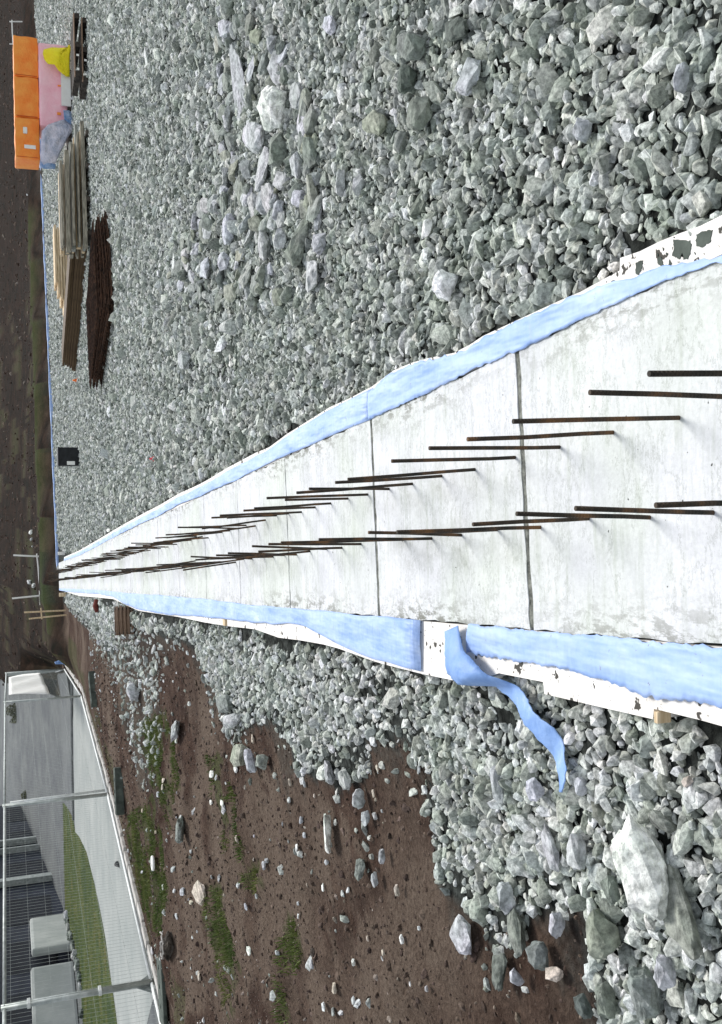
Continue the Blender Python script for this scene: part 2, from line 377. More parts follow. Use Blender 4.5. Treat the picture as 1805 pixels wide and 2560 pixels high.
GR_LEFT = gpoly([(160, 1478), (247, 1494), (346, 1527), (511, 1556), (696, 1594), (845, 1621), (973, 1664), (1163, 1700), (1358, 1720), (1632, 1790), (1900, 1840), (1900, 2800),
                 (1560, 2800), (1520, 2560), (1490, 2440), (1470, 2350), (1440, 2270), (1425, 2240), (1380, 2330), (1330, 2330), (1290, 2300), (1250, 2330), (1200, 2320), (1150, 2280), (1110, 2270), (1085, 2230), (1078, 2000),
                 (1090, 1915), (1055, 1905), (1030, 1862), (960, 1850), (922, 1880), (893, 1960), (843, 1990), (799, 1965), (774, 1940), (735, 1922), (720, 1848), (666, 1820), (562, 1825), (540, 1770),
                 (515, 1710), (495, 1640), (465, 1605), (430, 1600), (400, 1640), (392, 1700), (402, 1800), (400, 1900), (380, 1960), (345, 1950), (318, 1850), (300, 1720), (270, 1640), (230, 1580), (170, 1520)])
GRASS = [gpoly(p) for p in (
    [(345, 1820), (400, 1780), (440, 1830), (448, 1960), (425, 2080), (400, 2000), (372, 1930)],
    [(320, 2040), (380, 2010), (415, 2090), (420, 2220), (398, 2330), (360, 2280), (335, 2150)],
    [(515, 1900), (560, 1890), (590, 2000), (612, 2110), (600, 2150), (560, 2140), (535, 2020)],
    [(522, 2230), (560, 2215), (565, 2300), (590, 2380), (585, 2480), (560, 2530), (540, 2400), (520, 2320)],
    [(700, 2320), (740, 2310), (755, 2400), (720, 2440), (690, 2400)],
    [(690, 2450), (720, 2440), (730, 2560), (690, 2560)],
    [(605, 2170), (640, 2160), (650, 2200), (620, 2220)])]

# ------------------------------------------------------------------ the ground sheet
def axis(lo, a, b, hi, fine, grow=1.09):
    mid = list(np.arange(a, b + 1e-6, fine)); up, dn = [], []; st_, x = fine, b
    while x < hi: st_ *= grow; x += st_; up.append(x)
    st_, x = fine, a
    while x > lo: st_ *= grow; x -= st_; dn.append(x)
    return np.array(dn[::-1] + mid + up)
xs = axis(-160, -8.5, 5.5, 160, .065); ys = axis(-12, .8, 15, 320, .065, 1.05)
GX, GY = np.meshgrid(xs, ys); GZ = terrain(GX, GY)
nx, ny = len(xs), len(ys)
V = np.stack([GX.ravel(), GY.ravel(), GZ.ravel()], 1)
idx = np.arange(nx * ny).reshape(ny, nx)
Fq = np.stack([idx[:-1, :-1], idx[:-1, 1:], idx[1:, 1:], idx[1:, :-1]], -1).reshape(-1, 4)
def np_mesh(name, V, Fc, k):
    me = bpy.data.meshes.new(name); me.vertices.add(len(V)); me.vertices.foreach_set('co', V.astype(np.float32).ravel())
    me.loops.add(Fc.size); me.loops.foreach_set('vertex_index', Fc.astype(np.int32).ravel())
    me.polygons.add(len(Fc)); me.polygons.foreach_set('loop_start', np.arange(0, Fc.size, k, dtype=np.int32))
    me.update(calc_edges=True); return me
me = np_mesh('ground', V, Fq, 4)
me.polygons.foreach_set('use_smooth', np.ones(len(Fq), bool))
wob = .12 * fbm(V[:, 0] * 2.5, V[:, 1] * 2.5, 31); wob2 = .12 * fbm(V[:, 0] * 2.5 + 9, V[:, 1] * 2.5, 41)
wx, wy = V[:, 0] + wob, V[:, 1] + wob2
THIN = gpoly([(300, 1560), (420, 1585), (470, 1600), (540, 1720), (560, 1830), (440, 2000), (330, 2000), (250, 1700)])
z_gr = (poly_inside(wx, wy, GR_RIGHT) | poly_inside(wx, wy, GR_LEFT)).astype(float)
tt = V[:, 0] * SNOR[0] + V[:, 1] * SNOR[1]
z_gr[poly_inside(wx, wy, THIN)] *= .25
z_gr[(tt > T0 - .5) & (tt < T1 + .5) & (V[:, 1] < 45)] = 1
b6, b7 = .7 * fbm(V[:, 0] * 1.7, V[:, 1] * 1.7, 131), .7 * fbm(V[:, 0] * 1.7 + 4, V[:, 1] * 1.7, 141)
z_gr = np.maximum(z_gr, .42 * poly_inside(wx + b6, wy + b7, GR_LEFT))
z_gs = np.zeros(len(V))
for p in GRASS: z_gs[poly_inside(wx + wob, wy + wob2, p) & (fbm(V[:, 0] * 2, V[:, 1] * 2, 66) > -.05)] = .6
qq = (V[:, 0] - FA.x) * FN.x + (V[:, 1] - FA.y) * FN.y
z_bk = np.clip((qq + .3) / .3, 0, 1)
topline = (qq > 1.1) & (qq < 2.6 + wob * 6); z_gs[topline & (V[:, 0] < FB.x - 2)] = .8
z_gs[(qq > 3) & (fbm(V[:, 0] * .5, V[:, 1] * .5, 77) > .18) & (V[:, 0] < 12)] = .55
z_gs[(fence_dist(V[:, 0], V[:, 1]) < 1.6) & (fbm(V[:, 0] * .9, V[:, 1] * .9, 55) > .05)] = .4
zc = np.stack([z_gr, z_gs, z_bk * (1 - z_gs), np.ones(len(V))], 1).astype(np.float32)
a = me.color_attributes.new('zone', 'FLOAT_COLOR', 'POINT'); a.data.foreach_set('color', zc.ravel())
DRY = [gpoly(p) for p in ([(430, 1880), (540, 1960), (760, 1960), (880, 2080), (860, 2220), (700, 2330), (560, 2560), (430, 2560), (440, 2300), (420, 2050)], [(820, 2330), (1010, 2300), (1080, 2400), (1000, 2560), (860, 2560)])]
zd = np.zeros(len(V))
for p in DRY: zd[poly_inside(wx + 3 * wob2, wy + 3 * wob, p)] = 1.0
zd *= np.clip(.7 + 1.3 * fbm(V[:, 0] * 1.3, V[:, 1] * 2.6, 88), 0, 1)
a = me.attributes.new('dry', 'FLOAT', 'POINT'); a.data.foreach_set('value', zd.astype(np.float32))
me.materials.append(M['ground'])
tag(link(bpy.data.objects.new('ground', me)), kind='structure')

# ------------------------------------------------------------------ loose stone, built by instancing stones inside ONE object
def stones_tree(name, material, K=10, amp=.22, seed=0, sub=2):
    g = bpy.data.node_groups.new(name, 'GeometryNodeTree')
    g.interface.new_socket('Geometry', in_out='INPUT', socket_type='NodeSocketGeometry')
    g.interface.new_socket('Geometry', in_out='OUTPUT', socket_type='NodeSocketGeometry')
    gi, go = g.nodes.new('NodeGroupInput'), g.nodes.new('NodeGroupOutput')
    g2i = g.nodes.new('GeometryNodeGeometryToInstance'); L = g.links
    for k in range(K):
        ico = g.nodes.new('GeometryNodeMeshIcoSphere'); ico.inputs['Radius'].default_value = .5; ico.inputs['Subdivisions'].default_value = 1 if k % 3 else sub
        rv = g.nodes.new('FunctionNodeRandomValue'); rv.data_type = 'FLOAT_VECTOR'
        rv.inputs[0].default_value = (-amp,) * 3; rv.inputs[1].default_value = (amp,) * 3; rv.inputs['Seed'].default_value = seed + k * 17
        sp = g.nodes.new('GeometryNodeSetPosition'); ch = g.nodes.new('GeometryNodeConvexHull')
        sm = g.nodes.new('GeometryNodeSetMaterial'); sm.inputs['Material'].default_value = material
        ss = g.nodes.new('GeometryNodeSetShadeSmooth'); ss.inputs['Shade Smooth'].default_value = False
        L.new(ico.outputs['Mesh'], sp.inputs['Geometry']); L.new(rv.outputs[0], sp.inputs['Offset'])
        L.new(sp.outputs[0], ch.inputs[0]); L.new(ch.outputs[0], ss.inputs[0]); L.new(ss.outputs[0], sm.inputs[0])
        L.new(sm.outputs[0], g2i.inputs[0])
    iop = g.nodes.new('GeometryNodeInstanceOnPoints'); iop.inputs['Pick Instance'].default_value = True
    def named(n, typ):
        a = g.nodes.new('GeometryNodeInputNamedAttribute'); a.data_type = typ; a.inputs['Name'].default_value = n; return a.outputs[0]
    e2r = g.nodes.new('FunctionNodeEulerToRotation'); L.new(named('rot', 'FLOAT_VECTOR'), e2r.inputs[0])
    L.new(gi.outputs[0], iop.inputs['Points']); L.new(g2i.outputs[0], iop.inputs['Instance'])
    L.new(named('pick', 'INT'), iop.inputs['Instance Index']); L.new(e2r.outputs[0], iop.inputs['Rotation']); L.new(named('scl', 'FLOAT_VECTOR'), iop.inputs['Scale'])
    L.new(iop.outputs[0], go.inputs[0]); return g
def scatter(name, P, scl, material, amp=.2, tilt=.6, seed=0, sub=2, label=None, cat=None):
    n = len(P); me = bpy.data.meshes.new(name); me.vertices.add(n); me.vertices.foreach_set('co', P.astype(np.float32).ravel())
    a = me.attributes.new('scl', 'FLOAT_VECTOR', 'POINT'); a.data.foreach_set('vector', scl.astype(np.float32).ravel())
    rot = RNG.uniform(0, 2 * math.pi, (n, 3))
    if tilt: rot[:, :2] = RNG.normal(0, tilt, (n, 2))
    a = me.attributes.new('rot', 'FLOAT_VECTOR', 'POINT'); a.data.foreach_set('vector', rot.astype(np.float32).ravel())
    a = me.attributes.new('pick', 'INT', 'POINT'); a.data.foreach_set('value', RNG.integers(0, 10, n).astype(np.int32))
    o = bpy.data.objects.new(name, me); md = o.modifiers.new('scatter', 'NODES'); md.node_group = stones_tree(name, material, 10, amp, seed, sub)
    link(o); tag(o, label, cat, kind='stuff'); return o
def cells(x0, x1, y0, y1, c, jit=.5):
    X, Y = np.meshgrid(np.arange(x0, x1, c), np.arange(y0, y1, c)); X = X.ravel(); Y = Y.ravel()
    return X + RNG.uniform(-jit, jit, X.shape) * c, Y + RNG.uniform(-jit, jit, Y.shape) * c
def seen(x, y, mx=380, my=420):
    px, py, dz = project(np.stack([x, y, np.full_like(x, -.1)], 1))
    return (dz > .3) & (py > -my) & (py < 2560 + my) & (px < 1805 + mx)
def field(polys, y0, y1, c, lift=0.0, x0=-9, x1=30, keep=None, e=.10):
    x, y = cells(x0, x1, y0, y1, c); k = seen(x, y); x, y = x[k], y[k]
    wx = x + e * fbm(x * 2.5, y * 2.5, 31); wy = y + e * fbm(x * 2.5 + 9, y * 2.5, 41)
    k = np.zeros(len(x), bool)
    for p in polys: k |= poly_inside(wx, wy, p)
    if keep is not None: k &= keep(x, y)
    x, y = x[k], y[k]
    return np.stack([x, y, terrain(x, y) + lift], 1)
def sizes(n, mean, sd=.32, lo=.5, hi=2.4, asp=(.5, .92, .34, .66)):
    d = mean * np.clip(np.exp(RNG.normal(0, sd, n)), lo, hi)
    return np.stack([d, d * RNG.uniform(asp[0], asp[1], n), d * RNG.uniform(asp[2], asp[3], n)], 1)
Ps, Ss = [], []
for (y0, y1, c, mean, lift) in ((1.0, 7.5, .031, .045, .002), (1.0, 7.5, .068, .052, .014), (7.5, 17, .046, .056, .004), (7.5, 17, .14, .078, .012), (2.2, 7.5, .30, .085, .014), (7.5, 19, .42, .13, .014), (17, 30, .066, .070, .006), (30, 58, .11, .10, .008)):
    P = field([GR_RIGHT], y0, y1, c, lift, -1, 9 if y1 < 8 else (14 if y1 < 20 else 34)); Ps.append(P); Ss.append(sizes(len(P), mean, .33, .5, 1.8))
P = np.concatenate(Ps); S = np.concatenate(Ss)
P[:, 2] += RNG.uniform(-.008, .012, len(P))
scatter('gravel_bed', P, S, M['gravel'], seed=3, label='grey crushed stone spread over the building plot, finer towards the far end', cat='gravel')
THIN = gpoly([(300, 1560), (420, 1585), (470, 1600), (540, 1720), (560, 1830), (440, 2000), (330, 2000), (250, 1700)])
Ps, Ss = [], []
for (y0, y1, c, mean, lift) in ((1.0, 5.2, .031, .043, .002), (1.0, 5.2, .07, .05, .014), (1.0, 5.2, .24, .075, .016), (5.2, 12, .042, .050, .003), (5.2, 12, .12, .066, .014), (12, 40, .09, .085, .006)):
    P = field([GR_LEFT], y0, y1, c, lift, -9, 1.5, e=.22)
    in2 = poly_inside(P[:, 0] + .42 * fbm(P[:, 0] * 2.1, P[:, 1] * 2.1, 201), P[:, 1] + .42 * fbm(P[:, 0] * 2.1 + 7, P[:, 1] * 2.1, 211), GR_LEFT) & poly_inside(P[:, 0] - .22, P[:, 1], GR_LEFT)
    P = P[in2 | (RNG.random(len(P)) < .42)]
    P = P[RNG.random(len(P)) < np.where(poly_inside(P[:, 0], P[:, 1], THIN), .38, .93)]; Ps.append(P); Ss.append(sizes(len(P), mean, .34, .55, 1.7))
cor = gpoly([(1090, 1940), (1300, 1900), (1900, 1960), (1900, 2800), (1560, 2800), (1500, 2450), (1440, 2280), (1330, 2330), (1150, 2280), (1085, 2220)])
P = field([GR_LEFT], 1.0, 5.5,   .13, .018, -6, 1, lambda x, y: poly_inside(x, y, cor)); Ps.append(P); Ss.append(sizes(len(P), .074, .34, .6, 1.9))
P = np.concatenate(Ps); S = np.concatenate(Ss)
scatter('coarse_gravel', P, S, M['gravel_pale'], seed=40, label='coarser pale crushed stone between the white foam edge and the brown earth', cat='gravel')
notgr = lambda x, y: ~poly_inside(x, y, YARD) & ~poly_inside(x, y, GR_LEFT) & ~poly_inside(x, y, GR_RIGHT) & ((x * SNOR[0] + y * SNOR[1]) < T0 - .3)
BIG = [[(-40, 0), (40, 0), (40, 60), (-40, 60)]]
P1 = field(BIG, 1.5, 9, .055, 0, -8, 0, notgr); P2 = field(BIG, 9, 24, .10, 0, -10, 0, notgr)
S1 = sizes(len(P1), .019, .55, .3, 3.2); S2 = sizes(len(P2), .028, .5, .3, 2.8)
k1 = RNG.random(len(P1)) < .7
scatter('earth_clods', np.concatenate([P1[k1], P2]), np.concatenate([S1[k1], S2]), M['clod'], .16, seed=70, label='loose crumbs of dark brown earth on the dirt strip', cat='earth')
# thin spill of small pale chips along the gravel's edge and on the dirt
P = field(BIG, 1.5, 26, .17, .004, -10, 0, notgr)
sx = P[:, 0]; sy = P[:, 1]; den = np.clip(vnoise(sx * .9, sy * .9, 5) - .35, 0, 1)
P = P[RNG.random(len(P)) < den * .7]
x, y = P[:, 0], P[:, 1]
E = field([GR_LEFT], 1.5, 26, .075, .004, -10, 1, lambda x, y: ~poly_inside(x, y, GR_LEFT) & ~poly_inside(x, y, YARD), e=.75)
E = E[RNG.random(len(E)) < .5]; P = np.concatenate([P, E])
scatter('stone_chips', P, sizes(len(P), .042, .5, .4, 2.4), M['gravel_pale'], seed=90, label='thin spill of pale stone chips over the brown earth', cat='gravel')
# chips on the far bank
x, y = cells(-22, 40, 34, 75, .5); q_ = (x - FA.x) * FN.x + (y - FA.y) * FN.y
k = (q_ > 2) & (q_ < 26) & ~poly_inside(x, y, YARD) & (RNG.random(len(x)) < .35); x, y = x[k], y[k]
scatter('bank_rubble', np.stack([x, y, terrain(x, y) + .02], 1), sizes(len(x), .09, .5), M['clod'], seed=120, label='dark clods and rubble over the far earth bank', cat='rubble')

# grass
def grass(name, polys, dens, hgt, label, z=None, th=-.2):
    pts = []
    for p in polys:
        a = np.array(p); x0, y0 = a.min(0); x1, y1 = a.max(0)
        n = int((x1 - x0) * (y1 - y0) * dens); x = RNG.uniform(x0, x1, n); y = RNG.uniform(y0, y1, n)
        k = poly_inside(x + .15 * fbm(x * 3, y * 3, 61), y + .15 * fbm(x * 3 + 5, y * 3, 62), p) & (fbm(x * 1.6, y * 1.6, 66) > th); pts.append(np.stack([x[k], y[k]], 1))
    P = np.concatenate(pts); n = len(P); zz = terrain(P[:, 0], P[:, 1]) if z is None else np.full(n, z)
    th = RNG.uniform(0, 2 * math.pi, n); h = hgt * RNG.uniform(.4, 1.3, n); wd = .004 + hgt * .05; le = RNG.uniform(.1, .9, n) * h; la = RNG.uniform(0, 2 * math.pi, n)
    dx, dy = np.cos(th) * wd, np.sin(th) * wd
    b1 = np.stack([P[:, 0] - dx, P[:, 1] - dy, zz - .01], 1); b2 = np.stack([P[:, 0] + dx, P[:, 1] + dy, zz - .01], 1)
    tp = np.stack([P[:, 0] + np.cos(la) * le, P[:, 1] + np.sin(la) * le, zz + h], 1)
    V = np.stack([b1, b2, tp], 1).reshape(-1, 3); me = np_mesh(name, V, np.arange(len(V)).reshape(-1, 3), 3); me.materials.append(M['blade'])
    tag(link(bpy.data.objects.new(name, me)), label, 'grass', kind='stuff')
grass('grass_tufts', GRASS, 1700, .05, 'short green grass growing in streaks on the brown earth', th=-.1)

# ------------------------------------------------------------------ the concrete strip foundation with its starter bars
js = [st(at(*p))[0] for p in ((1310, 1200), (937, 1280), (719, 1330), (597, 1350), (513, 1370), (446, 1380))]
JP = (js[5] - js[0]) / 5
joints = [js[0] - JP] + js + [js[5] + JP * k for k in range(1, 40)]
joints = [j for j in joints if j < S_END - .4]
edges = [.5] + joints + [S_END]
mb = MB()
JT = 0.5 * (T0 + T1)
gapw = lambda k: .03 if k <= 3 else .014
for i in range(len(edges) - 1):
    a, b = edges[i], edges[i + 1]; ga, gb = gapw(i - 0) / 2, gapw(i + 1) / 2
    if i == 0: ga = 0
    n = 20; m_ = 20
    # top sheet of each bay, a fine grid so that the arrises and wear can wander
    sa = np.linspace(a + ga, b - gb, n + 1); ta = np.linspace(T0, T1, m_ + 1)
    grid = [[mb.bm.verts.new(from_st(s + (RNG.normal(0, .0015) if 0 < ii < n else RNG.normal(0, .0026)), t + (RNG.normal(0, .004) if jj in (0, m_) else 0), RNG.normal(0, .0006))) for jj, t in enumerate(ta)] for ii, s in enumerate(sa)]
    for ii in range(n):
        for jj in range(m_): mb.bm.faces.new((grid[ii][jj], grid[ii + 1][jj], grid[ii + 1][jj + 1], grid[ii][jj + 1]))
    ring = [grid[0][j] for j in range(m_ + 1)] + [grid[i2][m_] for i2 in range(1, n + 1)] + [grid[n][j] for j in range(m_ - 1, -1, -1)] + [grid[i2][0] for i2 in range(n - 1, 0, -1)]
    low = [mb.bm.verts.new(v.co - Vector((0, 0, .5))) for v in ring]
    for k in range(len(ring)):
        k2 = (k + 1) % len(ring); mb.bm.faces.new((ring[k2], ring[k], low[k], low[k2]))
for i, j in enumerate(joints):
    g = gapw(i) / 2 + .003
    c = [from_st(j - g, T0 + .004), from_st(j + g, T0 + .004), from_st(j + g, T1 - .004), from_st(j - g, T1 - .004)]
    mb.prism([(p.x, p.y) for p in c], -.3, -.0035, 1 if i < 3 else 2)
slab = mb.build('concrete_foundation', [M['concrete'], M['mortar'], M['mortar_dark']])
tag(slab, 'long pale concrete strip foundation with cross joints and two rows of upright steel bars', 'foundation')
# wear: grit along both long edges
co = np.empty(len(slab.data.vertices) * 3); slab.data.vertices.foreach_get('co', co); co = co.reshape(-1, 3)
t_ = co[:, 0] * SNOR[0] + co[:, 1] * SNOR[1]; s_ = co[:, 0] * SDIR[0] + co[:, 1] * SDIR[1]

def bar_mesh(mb, base, tip, rad=.0062):
    d = tip - base; ps = [base + d * (i / 3) + Vector((random.gauss(0, .0012), random.gauss(0, .0012), 0)) * (0 < i < 3) for i in range(4)]
    mb.tube(ps, rad, 8)
K = 1.11489
rows = [
    [((1455, 838), (1905, 838)), ((1322, 880), (1700, 890)), ((1150, 945), (1523, 937)), ((1048, 985), (1375, 970)), ((962, 1005), (1255, 1002)), ((878, 1034), (1155, 1025)), ((780, 1075), (1065, 1053)), ((752, 1082), (990, 1067)), ((665, 1105), (925, 1085)), ((693, 1096), (873, 1097)), ((598, 1117), (825, 1109)), ((639, 1121), (780, 1118)), ((570, 1140), (742, 1129)), ((546, 1145), (707, 1138)), ((493, 1156), (676, 1148))],
    [((1470, 1133), (1790, 1127)), ((1290, 1140), (1600, 1149)), ((1158, 1152), (1457, 1161)), ((1060, 1176), (1320, 1162)), ((890, 1193), (1212, 1183)), ((958, 1192), (1115, 1187)), ((826, 1194), (1035, 1200)), ((715, 1210), (968, 1207)), ((630, 1217), (905, 1210)), ((602, 1220), (810, 1220))]]
bars = []
for row in rows:
    last, tr, sp = 0, [], []
    for tip, base in row:
        b = at(base[0] * K, base[1] * K, 0); tp = at_y(tip[0] * K, tip[1] * K, b.y)
        bars.append((b, tp)); s, t = st(b); tr.append(t); sp.append(s)
    tr = np.mean(tr[-6:]); ds = JP / 5; s = sp[-1] + ds
    while s < S_END - .15:
        b = from_st(s + random.gauss(0, .012), tr + random.gauss(0, .012), 0)
        bars.append((b, b + Vector((random.gauss(-.014, .02), random.gauss(0, .012), random.gauss(.42, .03))))); s += ds
bars.sort(key=lambda p: p[0].y)
wear = np.maximum(1 - (t_ - T0) / .14, 1 - (T1 - t_) / .13).clip(0, 1) * (.25 + .75 * vnoise(s_ * 1.3, t_ * 0, 8))
smudge = np.zeros(len(wear))
for b, _tp in bars:
    bs, bt = st(b); smudge = np.maximum(smudge, (.45 + .4 * math.sin(bs * 2.1)) * np.clip(1 - np.hypot((s_ - bs) * .6, t_ - bt + .03) / .14, 0, 1) ** .7)
a = slab.data.color_attributes.new('wear', 'FLOAT_COLOR', 'POINT')
a.data.foreach_set('color', np.stack([wear, smudge, wear, np.ones(len(wear))], 1).astype(np.float32).ravel())
for b, tp in bars[:99]:
    q = MB(); d = (tp - b).normalized(); bar_mesh(q, b - d * .08, tp); q.build('rebar', M['rebar'], slab)
q = MB()
for b, tp in bars[99:]: d = (tp - b).normalized(); bar_mesh(q, b - d * .08, tp)
tag(q.build('rebar', M['rebar'], slab), label='run of small upright bars at the far end of the strip', kind='stuff')

# ------------------------------------------------------------------ white foam edging and the blue membrane on it
def ground_poly(pts, z): return [at(a, b, z) for a, b in pts]
def foam(name, pts, label):
    P = ground_poly(pts, -.009); q = MB(); q.prism([(p.x, p.y) for p in P], -.30, -.009)
    o = q.build(name, M['foam']); tag(o, label, 'foam edging'); return o
def edge_pts(s0, s1, t, n=14): return [project(np.array([from_st(s0 + (s1 - s0) * i / n, t, -.009)]))for i in range(n + 1)]
def slab_edge(pa, pb, left):      # straight inner edge against the slab between two outer points
    sa, sb = st(at(*pa, -.009))[0], st(at(*pb, -.009))[0]; t = T0 - .006 if left else T1 + .006
    return [(float(x), float(y)) for x, y, _ in ((r[0][0], r[1][0], 0) for r in edge_pts(sa, sb, t))]
cut = R_FOAM_OUT.index((930, 966))
foam('foam_edging', R_FOAM_OUT[:cut + 1] + slab_edge(R_FOAM_OUT[cut], R_FOAM_OUT[0], False), 'white foam edging with dark mud blots between the near gravel and the concrete strip')
foam('foam_edging', R_FOAM_OUT[cut:] + slab_edge(R_FOAM_OUT[-1], R_FOAM_OUT[cut], False), 'thin white foam edging on the lumber side running to the far end of the strip')
Z4 = lambda x, y: (1400 + .2502 * x, 500 + .2502 * y)
fo = bpy.data.objects['foam_edging']
BL = [[(1130, 400), (1180, 395), (1300, 410), (1312, 460), (1300, 520), (1272, 590), (1230, 592), (1222, 530), (1190, 592), (1150, 575), (1118, 560), (1135, 490)], [(760, 625), (800, 608), (826, 605), (815, 680), (785, 745), (752, 735)], [(968, 590), (1002, 560), (1020, 600), (1030, 650), (1018, 668), (972, 630)],
      [(1090, 590), (1112, 630), (1105, 655), (1085, 650)], [(1360, 345), (1420, 315), (1520, 300), (1500, 420), (1420, 470), (1362, 465)], [(970, 530), (985, 545), (978, 565), (966, 555)], [(1065, 520), (1078, 535), (1068, 555), (1058, 540)], [(1022, 480), (1036, 490), (1030, 508)], [(505, 805), (550, 808), (540, 825), (510, 826)], [(1160, 615), (1195, 618), (1180, 630)], [(1340, 520), (1352, 528), (1346, 545)], [(1125, 365), (1140, 370), (1135, 382)]]
def ragged(b_):
    o_ = []
    for (x0_, y0_), (x1_, y1_) in zip(b_, b_[1:] + b_[:1]):
        L_ = math.hypot(x1_ - x0_, y1_ - y0_); k_ = max(1, int(L_ / 14))
        for i_ in range(k_): o_.append((x0_ + (x1_ - x0_) * i_ / k_ + random.gauss(0, 3.5), y0_ + (y1_ - y0_) * i_ / k_ + random.gauss(0, 3.5)))
    return o_
for b_ in BL:
    b_ = ragged(b_); W = [at(*Z4(*p), -.007) for p in b_]; q = MB(); q.prism([(p.x, p.y) for p in W], -.012, -.007); q.build('mud_blot', M['footblock'], fo)
cut = L_FOAM_OUT.index((1163, 1707))
foam('foam_edging', L_FOAM_OUT[:cut + 1] + slab_edge(L_FOAM_OUT[cut], L_FOAM_OUT[0], True), 'white foam edging on the earth side with a bare speckled patch at its near end')
foam('foam_edging', L_FOAM_OUT[cut:] + slab_edge(L_FOAM_OUT[-1], L_FOAM_OUT[cut], True), 'stepped white foam edging under the blue membrane beside the loose blue strip')
def resample(pts, n):
    P = np.array(pts, float); d = np.r_[0, np.cumsum(np.hypot(*(P[1:] - P[:-1]).T))]; t = np.linspace(0, d[-1], n)
    return np.stack([np.interp(t, d, P[:, i]) for i in range(P.shape[1])], 1)
def ribbon(name, A, B, label, material, n=120, m_=8, z=.004, amp=.012, zf=None, thick=.003, cat='membrane', seed=1):
    wa = resample([at(a, b, z)[:] for a, b in A], n); wb = resample([at(a, b, z)[:] for a, b in B], n)
    ja = .012 * fbm(np.arange(n) * .6, np.zeros(n), seed + 5, 4); jb = .009 * fbm(np.arange(n) * .6, np.zeros(n), seed + 6, 4)
    dv = wb - wa; dv /= np.linalg.norm(dv, axis=1)[:, None]; wa = wa + dv * ja[:, None]; wb = wb + dv * jb[:, None]
    bm = bmesh.new(); grid = []
    for i in range(n):
        r = []
        for j in range(m_ + 1):
            p = wa[i] + (wb[i] - wa[i]) * j / m_
            x, y = p[0], p[1]
            if zf is None: zz = z + amp * max(0, float(fbm(np.array(x * 7.), np.array(y * 2.5), seed, 3)) + .35) * math.sin(math.pi * (.12 + .76 * j / m_))
            else: zz = zf(x, y, i / (n - 1), j / m_)
            r.append(bm.verts.new((x, y, zz)))
        grid.append(r)
    for i in range(n - 1):
        for j in range(m_):
            f = bm.faces.new((grid[i][j], grid[i + 1][j], grid[i + 1][j + 1], grid[i][j + 1])); f.smooth = True
    bmesh.ops.recalc_face_normals(bm, faces=bm.faces)
    if sum(f.normal.z for f in bm.faces) < 0: bmesh.ops.reverse_faces(bm, faces=bm.faces)
    me = bpy.data.meshes.new(name); bm.to_mesh(me); bm.free(); me.materials.append(material)
    o = link(bpy.data.objects.new(name, me)); so = o.modifiers.new('thickness', 'SOLIDIFY'); so.thickness = thick; so.offset = -1
    tag(o, label, cat); return o
RB_OUT = [(1850, 628), (1750, 645), (1650, 670), (1588, 690), (1525, 705), (1450, 735), (1400, 755), (1291, 805), (1207, 844), (1174, 866), (1135, 886), (1068, 900), (1029, 911), (984, 930), (950, 955), (922, 985)]
RB_IN = [(1850, 640), (1750, 670), (1700, 685), (1625, 718), (1550, 753), (1475, 788), (1403, 821), (1308, 869), (1179, 925), (1068, 981), (984, 1020), (921, 1048)]
ribbon('blue_membrane', RB_OUT, RB_IN, 'wide blue membrane beside the near gravel, its far end overlapping the next length', M['blue'], z=.008, seed=4)
RB2_OUT = [(932, 972), (871, 1001), (824, 1022), (716, 1090), (673, 1124), (639, 1140), (571, 1177), (525, 1205), (500, 1217), (445, 1242), (400, 1270), (350, 1295), (300, 1322), (250, 1351), (200, 1379), (160, 1396)]
RB2_IN = [(930, 1046), (865, 1072), (778, 1112), (716, 1140), (654, 1165), (593, 1199), (537, 1223), (500, 1242), (445, 1262), (400, 1288), (350, 1310), (300, 1335), (250, 1362), (200, 1388), (160, 1402)]
ribbon('blue_membrane', RB2_OUT, RB2_IN, 'pale blue membrane on the lumber side, narrowing from the overlap to the far end', M['blue'], n=160, z=.002, seed=7)
LB_IN = [(148, 1471), (173, 1472), (247, 1475), (321, 1483), (400, 1488), (493, 1496), (585, 1506), (659, 1515), (808, 1526), (900, 1537), (1012, 1546), (1051, 1551)]
LB_OUT = [(148, 1476), (173, 1480), (247, 1485), (284, 1492), (309, 1509), (346, 1524), (400, 1534), (456, 1539), (511, 1543), (559, 1545), (608, 1552), (682, 1561), (722, 1556), (756, 1563), (793, 1585), (845, 1608), (882, 1626), (937, 1648), (973, 1657), (1051, 1677)]
ribbon('blue_membrane', LB_OUT, LB_IN, 'blue membrane on the earth side, cut square at the bare white foam patch', M['blue'], n=170, z=.003, seed=12)
LN_IN = [(1172, 1560), (1291, 1573), (1403, 1582), (1515, 1590), (1627, 1604), (1750, 1613), (1850, 1624)]
LN_OUT = [(1166, 1630), (1213, 1642), (1291, 1652), (1375, 1665), (1459, 1687), (1571, 1721), (1599, 1737), (1750, 1760), (1850, 1778)]
ribbon('blue_membrane', LN_OUT, LN_IN, 'stained blue membrane beside the near end of the strip, next to the loose blue strip', M['blue'], z=.006, seed=15)
Z2 = lambda x, y: (900 + .559 * x, 1400 + .559 * y)
FL_A = [Z2(*p) for p in ((440, 315), (452, 420), (470, 500), (520, 552), (610, 566), (690, 662), (770, 760), (825, 860), (852, 950), (862, 1000), (866, 1036))]
FL_B = [Z2(*p) for p in ((498, 290), (545, 400), (590, 440), (615, 470), (640, 510), (712, 590), (790, 680), (855, 755), (890, 850), (916, 940), (912, 990))] + [Z2(898, 1042)]
